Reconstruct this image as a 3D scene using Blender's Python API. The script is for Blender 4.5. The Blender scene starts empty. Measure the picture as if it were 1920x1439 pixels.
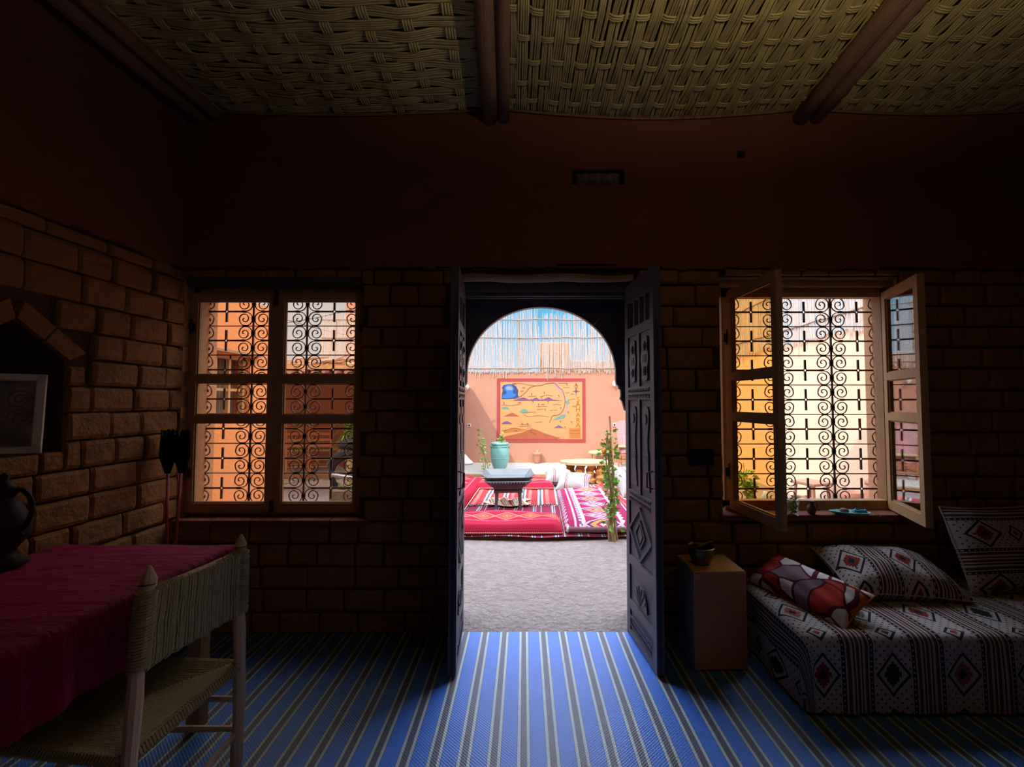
import bpy, bmesh, math, random
from math import pi, sin, cos, tan, atan, radians, sqrt, hypot
from mathutils import Vector, Matrix
random.seed(7)
SC = bpy.context.scene
COL = SC.collection

# ------------------------------------------------------------------ camera
FPX, H = 830.0, 1.53
PITCH = atan(35.5 / FPX)
cd = bpy.data.cameras.new('camera')
cam = bpy.data.objects.new('camera', cd); COL.objects.link(cam)
cam.location = (0, 0, H); cam.rotation_euler = (pi / 2 + PITCH, 0, 0)
cd.sensor_width = 36; cd.lens = 36 * FPX / 1920; cd.shift_x = -50 / 1920
cd.clip_start = .05; cd.clip_end = 200
SC.camera = cam

# ------------------------------------------------------------------ light
SC.view_settings.view_transform = 'Standard'; SC.view_settings.look = 'None'
SC.view_settings.gamma = 1; SC.view_settings.use_curve_mapping = False
SC.view_settings.exposure = 0.0
SKY = .95
SUN = 3.4
UPLIGHT = 42.0  # strength of the added, unseen ceiling fill lamp
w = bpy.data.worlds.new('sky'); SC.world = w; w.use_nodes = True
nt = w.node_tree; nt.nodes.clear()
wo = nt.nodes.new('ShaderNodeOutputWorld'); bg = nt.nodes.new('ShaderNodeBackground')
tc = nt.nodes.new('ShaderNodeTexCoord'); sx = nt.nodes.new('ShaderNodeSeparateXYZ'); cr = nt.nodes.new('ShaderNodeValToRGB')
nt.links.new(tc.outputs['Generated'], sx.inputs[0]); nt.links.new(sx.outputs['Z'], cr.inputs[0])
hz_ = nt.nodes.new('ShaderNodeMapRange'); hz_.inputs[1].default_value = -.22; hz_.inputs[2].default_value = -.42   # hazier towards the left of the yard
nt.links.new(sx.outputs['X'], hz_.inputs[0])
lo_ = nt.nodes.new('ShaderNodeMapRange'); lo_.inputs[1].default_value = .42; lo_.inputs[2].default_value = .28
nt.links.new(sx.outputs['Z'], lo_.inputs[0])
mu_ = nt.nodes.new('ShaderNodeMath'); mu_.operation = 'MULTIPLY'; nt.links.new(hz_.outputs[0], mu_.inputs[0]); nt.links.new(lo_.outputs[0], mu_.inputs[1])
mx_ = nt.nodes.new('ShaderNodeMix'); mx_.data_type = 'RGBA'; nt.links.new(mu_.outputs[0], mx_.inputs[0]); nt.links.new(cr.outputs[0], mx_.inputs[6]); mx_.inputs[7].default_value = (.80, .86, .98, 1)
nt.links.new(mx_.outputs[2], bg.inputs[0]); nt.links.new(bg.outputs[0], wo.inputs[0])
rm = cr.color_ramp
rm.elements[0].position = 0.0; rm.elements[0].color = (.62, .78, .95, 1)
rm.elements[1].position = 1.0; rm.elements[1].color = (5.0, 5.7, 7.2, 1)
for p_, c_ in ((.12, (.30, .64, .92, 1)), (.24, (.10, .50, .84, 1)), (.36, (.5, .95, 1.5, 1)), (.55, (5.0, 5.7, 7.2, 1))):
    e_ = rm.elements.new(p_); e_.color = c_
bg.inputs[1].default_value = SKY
sd = bpy.data.lights.new('sun', 'SUN'); sun = bpy.data.objects.new('sun', sd); COL.objects.link(sun)
SUNDIR = Vector((.5, .75, -.85))
sun.rotation_euler = SUNDIR.to_track_quat('-Z', 'Y').to_euler(); sun.location = (-4, -6, 9)
sd.energy = SUN; sd.angle = radians(.6); sd.color = (1, .93, .8)
SC.cycles.max_bounces = 14; SC.cycles.diffuse_bounces = 8; SC.cycles.transparent_max_bounces = 24
SC.cycles.glossy_bounces = 6; SC.cycles.sample_clamp_indirect = 6.0; SC.cycles.caustics_reflective = False
SC.cycles.caustics_refractive = False
SC.cycles.use_denoising = True

# ------------------------------------------------------------------ pixel helpers
def D(px, py):
    u = (px - 1010) / FPX; v = -(py - 719.5) / FPX
    return Vector((u, cos(PITCH) - v * sin(PITCH), sin(PITCH) + v * cos(PITCH)))
O = Vector((0, 0, H))
def F(px, py, Y): d = D(px, py); return O + d * (Y / d.y)
def G(px, py, z=0.0): d = D(px, py); return O + d * ((z - H) / d.z)

# ------------------------------------------------------------------ node expressions
class T:                                    # a node tree with small expression helpers
    def __init__(s, name, rough=.85, spec=.3):
        s.m = bpy.data.materials.new(name); s.m.use_nodes = True
        s.n = s.m.node_tree.nodes; s.l = s.m.node_tree.links
        s.b = s.n['Principled BSDF']; s.b.inputs['Roughness'].default_value = rough
        s.b.inputs['Specular IOR Level'].default_value = spec
        s._tc = None
    def put(s, sock, v):
        if isinstance(v, E): s.l.new(v.o, sock)
        elif hasattr(v, 'is_linked'): s.l.new(v, sock)
        elif isinstance(v, (tuple, list)): sock.default_value = tuple(v) + ((1,) if len(v) == 3 and len(sock.default_value) == 4 else ())
        else: sock.default_value = v
    def math(s, op, a, b=0.0, c=0.0):
        nd = s.n.new('ShaderNodeMath'); nd.operation = op
        s.put(nd.inputs[0], a); s.put(nd.inputs[1], b); s.put(nd.inputs[2], c)
        return E(s, nd.outputs[0])
    def coords(s, kind='Object'):
        if not s._tc: s._tc = s.n.new('ShaderNodeTexCoord')
        sp = s.n.new('ShaderNodeSeparateXYZ'); s.l.new(s._tc.outputs[kind], sp.inputs[0])
        return [E(s, sp.outputs[i]) for i in range(3)]
    def vec(s, kind='Object', scale=(1, 1, 1)):
        if not s._tc: s._tc = s.n.new('ShaderNodeTexCoord')
        mp = s.n.new('ShaderNodeMapping'); mp.inputs['Scale'].default_value = scale
        s.l.new(s._tc.outputs[kind], mp.inputs[0]); return mp.outputs[0]
    def noise(s, scale=5, detail=4, sc=(1, 1, 1), kind='Object', rough=.55):
        nd = s.n.new('ShaderNodeTexNoise'); nd.inputs['Scale'].default_value = scale
        nd.inputs['Detail'].default_value = detail; nd.inputs['Roughness'].default_value = rough
        s.l.new(s.vec(kind, sc), nd.inputs['Vector']); return E(s, nd.outputs[0])
    def ramp(s, f, stops, const=False):
        nd = s.n.new('ShaderNodeValToRGB'); s.put(nd.inputs[0], f)
        r = nd.color_ramp; r.interpolation = 'CONSTANT' if const else 'LINEAR'
        r.elements[0].position = stops[0][0]; r.elements[0].color = tuple(stops[0][1]) + (1,)
        r.elements[1].position = stops[1][0]; r.elements[1].color = tuple(stops[1][1]) + (1,)
        for p, c in stops[2:]:
            e = r.elements.new(p); e.color = tuple(c) + (1,)
        return E(s, nd.outputs[0])
    def mix(s, f, a, b, mode='MIX'):
        nd = s.n.new('ShaderNodeMix'); nd.data_type = 'RGBA'; nd.blend_type = mode
        s.put(nd.inputs[0], f); s.put(nd.inputs[6], a); s.put(nd.inputs[7], b)
        return E(s, nd.outputs[2])
    def color(s, c): s.put(s.b.inputs['Base Color'], c)
    def bump(s, h, dist=.01, strength=1.0):
        nd = s.n.new('ShaderNodeBump'); nd.inputs['Distance'].default_value = dist
        nd.inputs['Strength'].default_value = strength
        s.put(nd.inputs['Height'], h); s.l.new(nd.outputs[0], s.b.inputs['Normal'])
class E:
    def __init__(s, t, o): s.t = t; s.o = o
    def __add__(s, b): return s.t.math('ADD', s, b)
    def __sub__(s, b): return s.t.math('SUBTRACT', s, b)
    def __mul__(s, b): return s.t.math('MULTIPLY', s, b)
    def __truediv__(s, b): return s.t.math('DIVIDE', s, b)
    def fr(s): return s.t.math('FRACT', s)
    def fl(s): return s.t.math('FLOOR', s)
    def ab(s): return s.t.math('ABSOLUTE', s)
    def lt(s, b): return s.t.math('LESS_THAN', s, b)
    def gt(s, b): return s.t.math('GREATER_THAN', s, b)
    def mx(s, b): return s.t.math('MAXIMUM', s, b)
    def mn(s, b): return s.t.math('MINIMUM', s, b)
    def sn(s): return s.t.math('SINE', s)
    def tri(s): return (s.fr() - .5).ab() * 2          # 1 at integers, 0 at halves

def plain(name, c, rough=.8, var=.25, nscale=8, bump=0.0, bscale=60, metal=0, spec=.3, stretch=(1, 1, 1), c2=None):
    t = T(name, rough, spec)
    c2 = c2 or tuple(x * (1 - var) for x in c)
    t.color(t.mix(t.noise(nscale, 5, stretch), c2, tuple(min(1, x * (1 + var * .6)) for x in c)))
    t.b.inputs['Metallic'].default_value = metal
    if bump: t.bump(t.noise(bscale, 5, stretch), bump)
    return t.m

M = {}
M['adobe'] = plain('adobe_brick', (.32, .15, .06), .95, .4, 6, .02, 22)
M['mortar'] = plain('mud_mortar', (.10, .052, .03), .97, .3, 12, .01, 30)
M['plaster'] = plain('mud_plaster', (.22, .072, .042), .95, .25, 3, .006, 40)
M['wood'] = plain('pine', (.52, .30, .13), .55, .3, 3, .002, 40, stretch=(14, 14, 1))
M['woodh'] = plain('pine_cross', (.52, .30, .13), .55, .3, 3, .002, 40, stretch=(1, 14, 14))
M['dark_wood'] = plain('dark_door_wood', (.095, .085, .105), .42, .35, 5, .003, 50, stretch=(8, 8, 1), spec=.5)
M['lintel'] = plain('weathered_log', (.42, .27, .17), .85, .4, 3, .01, 20, stretch=(1, 8, 8))
M['log'] = plain('roof_log', (.34, .17, .10), .8, .4, 3, .01, 14, stretch=(8, 1, 8))
M['iron'] = plain('wrought_iron', (.10, .06, .045), .6, .3, 30, 0, metal=.3)
M['orange'] = plain('ochre_render', (.46, .225, .135), .95, .12, 1.5, .006, 30)
M['orangeD'] = plain('ochre_render_side', (.55, .28, .13), .95, .12, 1.5, .006, 30)
M['ground'] = plain('pale_earth', (.31, .255, .232), .95, .28, 11, .04, 22, c2=(.18, .135, .12))
M['terrace'] = plain('pale_stone', (.44, .40, .34), .9, .2, 4, .01, 18)
M['cane'] = plain('cane', (.50, .38, .17), .6, .45, 14, .002, 60)
M['reed'] = plain('dry_reed', (.62, .52, .44), .7, .35, 20)
M['leaf'] = plain('leaf', (.20, .40, .06), .55, .4, 12)
M['stem'] = plain('stem', (.36, .28, .14), .8, .3, 20)
M['teal'] = plain('teal_glaze', (.17, .42, .36), .35, .15, 6, spec=.5)
M['terracotta'] = plain('terracotta', (.50, .23, .13), .85, .2, 20)
M['white_cloth'] = plain('white_cloth', (.55, .52, .49), .9, .1, 10)
M['black'] = plain('dark_void', (.012, .01, .01), .9, .1)
M['socket'] = plain('plastic_socket', (.55, .5, .45), .5, .1)
M['white'] = plain('white_paint', (.84, .78, .66), .5, .1, 20)
M['brownmat'] = plain('brown_mud', (.42, .22, .10), .95, .3, 8, .02, 20)

def glass(name, tint, rough=.02, k=.94, k0=.035):
    t = T(name, rough); n, l = t.n, t.l
    tr = n.new('ShaderNodeBsdfTransparent'); tr.inputs[0].default_value = tint + (1,)
    gl = n.new('ShaderNodeBsdfGlossy'); gl.inputs['Roughness'].default_value = rough
    lw_ = n.new('ShaderNodeLayerWeight'); lw_.inputs[0].default_value = .5
    mx = n.new('ShaderNodeMixShader')
    fr = t.math('POWER', lw_.outputs[1], 5.0) * k + k0
    l.new(fr.o, mx.inputs[0]); l.new(tr.outputs[0], mx.inputs[1]); l.new(gl.outputs[0], mx.inputs[2])
    l.new(mx.outputs[0], n['Material Output'].inputs[0]); return t.m
M['glass_amber'] = glass('amber_glass', (.97, .87, .77))
M['glass_yellow'] = glass('yellow_glass', (.93, .72, .42))
M['glass_clear'] = glass('clear_glass', (.92, .92, .95), k=2.2, k0=.06)
M['glass_cup'] = glass('cup_glass', (.92, .96, .94))

# ------------------------------------------------------------------ object helpers
def tag(o, label=None, cat=None, group=None, kind=None):
    if label: o['label'] = label
    if cat: o['category'] = cat
    if group: o['group'] = group
    if kind: o['kind'] = kind
    return o
def empty(name, loc=(0, 0, 0), rz=0, parent=None):
    o = bpy.data.objects.new(name, None); COL.objects.link(o)
    o.location = loc; o.rotation_euler = (0, 0, rz); o.empty_display_size = .1
    if parent: o.parent = parent
    return o
def thing(name, label, cat, loc=(0, 0, 0), rz=0, group=None):
    return tag(empty(name, loc, rz), label, cat, group)
def copy_tree(o, parent=None):
    c = o.copy(); COL.objects.link(c)
    if parent: c.parent = parent
    for ch in list(o.children): copy_tree(ch, c)
    return c

class MB:
    def __init__(s): s.v = []; s.f = []; s.uv = None
    def quad(s, a, b, c, d):
        i = len(s.v); s.v += [Vector(a), Vector(b), Vector(c), Vector(d)]; s.f.append((i, i + 1, i + 2, i + 3)); return s
    def tri(s, a, b, c):
        i = len(s.v); s.v += [Vector(a), Vector(b), Vector(c)]; s.f.append((i, i + 1, i + 2)); return s
    def box(s, x0, x1, y0, y1, z0, z1, mtx=None):
        i = len(s.v)
        P = [Vector((x, y, z)) for z in (z0, z1) for y in (y0, y1) for x in (x0, x1)]
        if mtx: P = [mtx @ p for p in P]
        s.v += P
        s.f += [tuple(i + k for k in q) for q in ((0, 2, 3, 1), (4, 5, 7, 6), (0, 1, 5, 4), (2, 6, 7, 3), (0, 4, 6, 2), (1, 3, 7, 5))]
        return s
    def tube(s, pts, r, n=6, cap=True, sq=None):
        pts = [Vector(p) for p in pts]; m = len(pts); i0 = len(s.v)
        rr = r if isinstance(r, (list, tuple)) else [r] * m
        up = None
        for k in range(m):
            d = (pts[min(k + 1, m - 1)] - pts[max(k - 1, 0)])
            d = d.normalized() if d.length > 1e-9 else Vector((0, 0, 1))
            if up is None:
                up = Vector((0, 0, 1)) if abs(d.z) < .9 else Vector((0, 1, 0))
            a = d.cross(up)
            if a.length < 1e-6: a = d.cross(Vector((1, 0, 0)))
            a.normalize(); b = a.cross(d).normalized(); up = b
            for j in range(n):
                t = 2 * pi * (j + .5) / n
                s.v.append(pts[k] + a * (cos(t) * rr[k]) + b * (sin(t) * rr[k]))
        for k in range(m - 1):
            for j in range(n):
                s.f.append((i0 + k * n + j, i0 + k * n + (j + 1) % n, i0 + (k + 1) * n + (j + 1) % n, i0 + (k + 1) * n + j))
        if cap:
            s.f.append(tuple(i0 + j for j in range(n))[::-1]); s.f.append(tuple(i0 + (m - 1) * n + j for j in range(n)))
        return s
    def lathe(s, prof, n=24, c=(0, 0, 0)):
        i0 = len(s.v); c = Vector(c)
        for r, z in prof:
            for j in range(n):
                t = 2 * pi * j / n; s.v.append(c + Vector((r * cos(t), r * sin(t), z)))
        for k in range(len(prof) - 1):
            for j in range(n):
                s.f.append((i0 + k * n + j, i0 + k * n + (j + 1) % n, i0 + (k + 1) * n + (j + 1) % n, i0 + (k + 1) * n + j))
        s.f.append(tuple(i0 + j for j in range(n))[::-1]); s.f.append(tuple(i0 + (len(prof) - 1) * n + j for j in range(n)))
        return s
    def prism(s, poly, fa, fb):                      # polygon (2-D) mapped by fa (near) and fb (far)
        n = len(poly); i = len(s.v)
        s.v += [Vector(fa(*p)) for p in poly] + [Vector(fb(*p)) for p in poly]
        s.f.append(tuple(range(i, i + n))); s.f.append(tuple(range(i + n, i + 2 * n))[::-1])
        for k in range(n): s.f.append((i + k, i + n + k, i + n + (k + 1) % n, i + (k + 1) % n))
        return s
    def grid(s, fn, nu, nv):
        i0 = len(s.v)
        for a in range(nu + 1):
            for b in range(nv + 1): s.v.append(Vector(fn(a / nu, b / nv)))
        for a in range(nu):
            for b in range(nv):
                k = i0 + a * (nv + 1) + b; s.f.append((k, k + nv + 1, k + nv + 2, k + 1))
        return s
    def build(s, name, mat, parent=None, loc=None, smooth=False, fix=True, bevel=0.0):
        me = bpy.data.meshes.new(name); me.from_pydata([tuple(v) for v in s.v], [], s.f); me.update()
        if fix or bevel:
            bm = bmesh.new(); bm.from_mesh(me)
            if bevel:
                bmesh.ops.remove_doubles(bm, verts=bm.verts, dist=1e-5)
                bmesh.ops.bevel(bm, geom=bm.edges[:], offset=bevel, segments=2, affect='EDGES', profile=.6)
            bmesh.ops.recalc_face_normals(bm, faces=bm.faces); bm.to_mesh(me); bm.free()
        if s.uv:
            ul = me.uv_layers.new(name='UVMap')
            for lp in me.loops: ul.data[lp.index].uv = s.uv[lp.vertex_index]
        me.materials.append(M[mat] if isinstance(mat, str) else mat)
        if smooth:
            for p in me.polygons: p.use_smooth = True
        o = bpy.data.objects.new(name, me); COL.objects.link(o)
        if parent: o.parent = parent
        if loc: o.location = loc
        return o
def part(name, mb, mat, parent, **k): return mb.build(name, mat, parent, **k)
def struct(name, mb, mat, **k): return tag(mb.build(name, mat, **k), kind='structure')

# ================================================================== SETTING
XL, XR, YB, YO, ZC = -2.43, 3.45, 2.98, 3.33, 3.56
YR = -3.2
# openings in the wall facing the camera: (x0, x1, z0, z1)
WL = (XL, -1.205, .75, 2.385)
WR = (1.235, 2.46, .785, 2.39)
DR = (-.58, .67, -.05, 2.35)

def rect_sub(rects, hole):
    out = []
    hx0, hx1, hz0, hz1 = hole
    for (a, b, c, d) in rects:
        if b <= hx0 or a >= hx1 or d <= hz0 or c >= hz1: out.append((a, b, c, d)); continue
        if a < hx0: out.append((a, hx0, c, d))
        if b > hx1: out.append((hx1, b, c, d))
        m0, m1 = max(a, hx0), min(b, hx1)
        if c < hz0: out.append((m0, m1, c, hz0))
        if d > hz1: out.append((m0, m1, hz1, d))
    return out
def brickwork(mb, u0, u1, v0, v1, mp, holes, rng, bw=.265, bh=.147, gap=.013, proud=.032, nu=5, nv=3):
    """rows of hand-made bricks; mp(u, v, d) gives the point d in front of the mortar"""
    row = 0; v = v0
    while v < v1 - .03:
        hh = min(bh * rng.uniform(.94, 1.06), v1 - v)
        u = u0 - (row % 2) * bw * .5 - rng.uniform(0, .05)
        while u < u1:
            ww = bw * rng.choice((.72, .95, 1.0, 1.08, 1.18))
            rs = [(max(u, u0), min(u + ww, u1), v, v + hh)]
            for h in holes: rs = rect_sub(rs, h)
            for (a, b, c, d) in rs:
                if b - a < .06 or d - c < .035: continue
                a += gap * .5 * rng.uniform(.5, 1.5); b -= gap * .5 * rng.uniform(.5, 1.5)
                c += gap * .5 * rng.uniform(.6, 1.4); d -= gap * .5 * rng.uniform(.6, 1.4)
                pr = proud + rng.uniform(-.006, .008)
                tl = rng.uniform(-.004, .004)
                i0 = len(mb.v); q = {}
                for i in range(nu + 1):
                    for j in range(nv + 1):
                        ex = i in (0, nu); ey = j in (0, nv)
                        fu = i / nu; fv = j / nv
                        if i == 1: fu = .06
                        if i == nu - 1: fu = .94
                        if j == 1: fv = .14
                        if j == nv - 1: fv = .86
                        dd = pr + tl * (fu - .5) + rng.uniform(-.0025, .0025)
                        if ex or ey: dd = pr - .009 - rng.uniform(0, .004)
                        if ex and ey: dd = pr - .018
                        q[i, j] = len(mb.v)
                        mb.v.append(Vector(mp(a + (b - a) * fu + rng.uniform(-.002, .002), c + (d - c) * fv + rng.uniform(-.002, .002), dd)))
                for i in range(nu):
                    for j in range(nv): mb.f.append((q[i, j], q[i + 1, j], q[i + 1, j + 1], q[i, j + 1]))
                rim = [q[i, 0] for i in range(nu + 1)] + [q[nu, j] for j in range(1, nv + 1)] + [q[i, nv] for i in range(nu - 1, -1, -1)] + [q[0, j] for j in range(nv - 1, 0, -1)]
                rp = [mb.v[k] for k in rim]; k0 = len(mb.v)
                # skirt back to the mortar
                for k in rim:
                    p = mb.v[k]; mb.v.append(Vector(mp.back(p)))
                n = len(rim)
                for k in range(n): mb.f.append((rim[k], k0 + k, k0 + (k + 1) % n, rim[(k + 1) % n]))
            u += ww
        v += hh; row += 1
class MapB:                     # wall facing -Y at y = y0
    def __init__(s, y0): s.y0 = y0
    def __call__(s, u, v, d): return (u, s.y0 - d, v)
    def back(s, p): return (p.x, s.y0 + .002, p.z)
class MapL:                     # wall facing +X at x = x0
    def __init__(s, x0): s.x0 = x0
    def __call__(s, u, v, d): return (s.x0 + d, u, v)
    def back(s, p): return (s.x0 - .002, p.y, p.z)

# --- wall facing the camera: solid core with the three openings
core = MB()
rs = [(XL - .4, XR + .4, -.3, 3.93)]
for h in (WL, WR, DR): rs = rect_sub(rs, h)
YM = YB + .03
for (a, b, c, d) in rs: core.box(a, b, YM, YO, c, d)
# building goes on to both sides outside and up to the roof parapet
core.box(-9, XL - .4, YM, YO, -.3, 3.93); core.box(XR + .4, 8, YM, YO, -.3, 3.93)
wb = struct('wall_front', core, 'orangeD', fix=False)
wb['label'] = 'thick earth wall with the doorway and both windows'
bk = MB(); rng = random.Random(3)
brickwork(bk, XL, XR, 0, 2.44, MapB(YM), [WL, WR, DR, (DR[0], DR[1], 2.3, 2.45)], rng)
part('brickwork', bk, 'adobe', wb, fix=False)
mo = MB()
rs = [(XL, XR, 0, 2.44)]
for h in (WL, WR, DR): rs = rect_sub(rs, h)
for (a, b, c, d) in rs: mo.box(a, b, YM - .006, YM, c, d)
part('mortar', mo, 'mortar', wb, fix=False)
# plaster band above the bricks, its lower edge uneven; recesses for vent and hole
pl = MB()
VT = (F(1072, 320, YB).x, F(1170, 347, YB).x, F(1170, 347, YB).z, F(1072, 320, YB).z)
SQ = (F(1380, 299, YB).x, F(1395, 299, YB).x, F(1387, 299, YB).z, F(1387, 285, YB).z)
SL = (F(1045, 500, YB).x, F(1155, 500, YB).x, F(1100, 500.5, YB).z, F(1100, 496.5, YB).z)
rs = [(XL, XR, 2.44, ZC + .1)]
for h in (VT, SQ, SL): rs = rect_sub(rs, h)
for (a, b, c, d) in rs:
    n = max(1, int((b - a) / .08))
    if c < 2.45 and b - a > .3:
        for k in range(n):
            x0 = a + (b - a) * k / n; x1 = a + (b - a) * (k + 1) / n
            pl.box(x0, x1, YM - .045, YM, c + rng.uniform(-.012, .012), d)
    else: pl.box(a, b, YM - .045, YM, c, d)
part('plaster_band', pl, 'plaster', wb, fix=False)
sk = MB().box(VT[0], VT[1], YM - .012, YM - .006, VT[2], VT[3]).box(SQ[0], SQ[1], YM - .008, YM - .006, SQ[2], SQ[3]).box(SL[0], SL[1], YM - .009, YM - .006, SL[2], SL[3])
part('recess_backing', sk, 'black', wb, fix=False)

# --- left wall with pointed niche
NY0, NY1, NZ0, NZS, NAP, NYA = 1.80, 2.285, 1.283, 1.745, 1.925, 2.04
lw = MB()
X0 = XL - .028
def lbox(y0, y1, z0, z1): lw.box(X0 - .4, X0, y0, y1, z0, z1)
lbox(YR - .1, NY0, -.3, 3.93); lbox(NY1, YO, -.3, 3.93); lbox(NY0, NY1, -.3, NZ0); lbox(NY0, NY1, NAP, 3.93)
fa = lambda y, z: (X0, y, z); fb = lambda y, z: (X0 - .4, y, z)
lw.prism([(NY1, NZS), (NY1, NAP), (NYA, NAP)], fa, fb); lw.prism([(NY0, NAP), (NY0, NZS), (NYA, NAP)], fa, fb)
lw.box(X0 - .45, X0 - .27, NY0 - .1, NY1 + .1, NZ0 - .1, NAP + .1)
wl = struct('wall_left', lw, 'mortar'); wl['label'] = 'brick side wall with pointed niche'
bk = MB(); rng = random.Random(11)
holes = [(NY0, NY1, NZ0, NZS)]
st = 8
for k in range(st):               # stepped outline under the slanted voussoirs
    z0 = NZS + (NAP + .13 - NZS) * k / st - .02; z1 = z0 + (NAP + .15 - NZS) / st
    t = k / st
    holes.append((NYA - (NYA - NY0 + .1) * (1 - t), NYA + (NY1 - NYA + .12) * (1 - t), z0, z1))
brickwork(bk, YR, YB + .12, 0, 2.44, MapL(X0), holes, rng, nu=5, nv=3)
# voussoirs
def vous(p, q, th, n, side):
    p = Vector(p); q = Vector(q); d = (q - p); nrm = Vector((-d.y, d.x)).normalized() * side
    for k in range(n):
        a = p + d * ((k + .03) / n); b = p + d * ((k + .97) / n)
        poly = [a, b, b + nrm * th, a + nrm * th]
        if k == n - 1: poly[2] = poly[2] + d.normalized() * .04
        if k == 0: poly[3] = poly[3] - d.normalized() * .03
        bk.prism([tuple(x) for x in poly], lambda y, z: (XL + .008, y, z), lambda y, z: (X0 - .25, y, z))
vous((NYA, NAP), (NY1, NZS), .085, 2, 1); vous((NYA, NAP), (NY0, NZS), .085, 2, -1)
part('brickwork', bk, 'adobe', wl, fix=False)
pb = MB()
n = 60
for k in range(n):
    y0 = YR + (YB - YR) * k / n; y1 = YR + (YB - YR) * (k + 1) / n
    pb.box(X0, XL + .004, y0, y1, 2.44 + rng.uniform(-.02, .02), ZC + .1)
part('plaster_band', pb, 'plaster', wl, fix=False)
# right and rear walls
rw = MB()
for (a, b, c, d) in rect_sub([(YR, YB + .1, -.3, 3.93)], (-2.1, -.85, .0, 2.2)): rw.box(XR, XR + .4, a, b, c, d)
wr = struct('wall_right', rw, 'plaster', fix=False)      # unseen opening added behind the camera to let in fill daylight
struct('wall_rear', MB().box(XL - .5, XR + .5, YR - .4, YR, -.3, 3.93), 'plaster')
struct('ground_light_bounce', MB().box(XR + .4, 14, -9, 3, -.3, -.01), 'terrace')  # unseen ground, added to bounce daylight in through the side opening
struct('roof_sky_blocker', MB().box(XR + .4, XR + 1.9, -5, 1.5, 2.45, 2.55), 'brownmat')  # unseen slab, added to keep direct sky out of the side opening
struct('wall_sky_blocker', MB().box(14, 14.3, -9, 3, -.3, 2.6), 'orange')  # unseen wall, added to cut off the low sky
struct('floor', MB().box(XL - .4, XR + .4, YR - .4, YO, -.3, 0), 'ground')
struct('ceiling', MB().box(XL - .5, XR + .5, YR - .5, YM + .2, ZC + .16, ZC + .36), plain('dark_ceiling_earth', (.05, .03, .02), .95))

# --- floor mat
t = T('striped_plastic_mat', .42, .5)
x, y, z = t.coords()
u = (x + y * .033) / .1275 + .5
s = u.fr()
wv = (y * 900).sn() * (x * 700).sn()
col = t.ramp(s, [(0, (.05, .21, .76)), (.268, (.02, .04, .12)), (.285, (.50, .60, .60)), (.39, (.095, .095, .125)), (.61, (.50, .60, .60)), (.715, (.02, .04, .12)), (.732, (.05, .21, .76))], True)
t.color(t.mix(t.noise(3, 3) * .35, col, (.05, .08, .16)))
t.bump((y * 420).sn() * ((x * 380).sn()), .0012, .6)
mt = MB().grid(lambda a, b: (XL + .05 + (XR - XL - .1) * a, YR + .1 + (YB + .03 - YR - .1) * b,
               .006 + .003 * sin(a * 40) * sin(b * 31)), 60, 60)
mm = mt.build('floor_mat', t.m, fix=False)
tag(mm, 'blue, grey and cream striped woven plastic mat covering the room floor', 'mat')

# ------------------------------------------------------------------ ceiling: logs and cane mats
def logpath(x0, x1, y0, y1, zz, wob, sd):
    r = random.Random(sd); n = 16
    return [(x0 + (x1 - x0) * k / n + r.uniform(-wob, wob), y0 + (y1 - y0) * k / n, zz + r.uniform(-wob, wob)) for k in range(n + 1)]
def beam(xw, xs, r, label, sd, z=None, y0=YR + .05):
    z = z if z is not None else 3.48
    yw = 3.02
    rd = random.Random(sd)
    pts = logpath(xw + xs * (y0 - yw), xw, y0, yw, z, .004, sd)
    mb = MB().tube(pts, [r * rd.uniform(.93, 1.07) for _ in pts], 12)
    o = mb.build('roof_beam', 'log', smooth=True); tag(o, label, 'beam', 'log beams under the cane ceiling'); return o
beam(-.335, -.072, .053, 'thick round roof log left of its thin twin above the doorway', 1)
beam(-.243, -.075, .036, 'thin round roof log beside the thicker one above the doorway', 2, 3.478)
beam(1.80, .06, .052, 'roof log nearest the doorway of the pair above the open window', 3)
beam(1.905, .07, .046, 'roof log farther from the doorway of the pair above the open window', 4, 3.485)
beam(-2.31, .0, .052, 'roof log running along the brick side wall', 5)
beam(-2.20, .0, .036, 'thinner roof log beside the one along the brick side wall', 6, 3.485)

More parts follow.
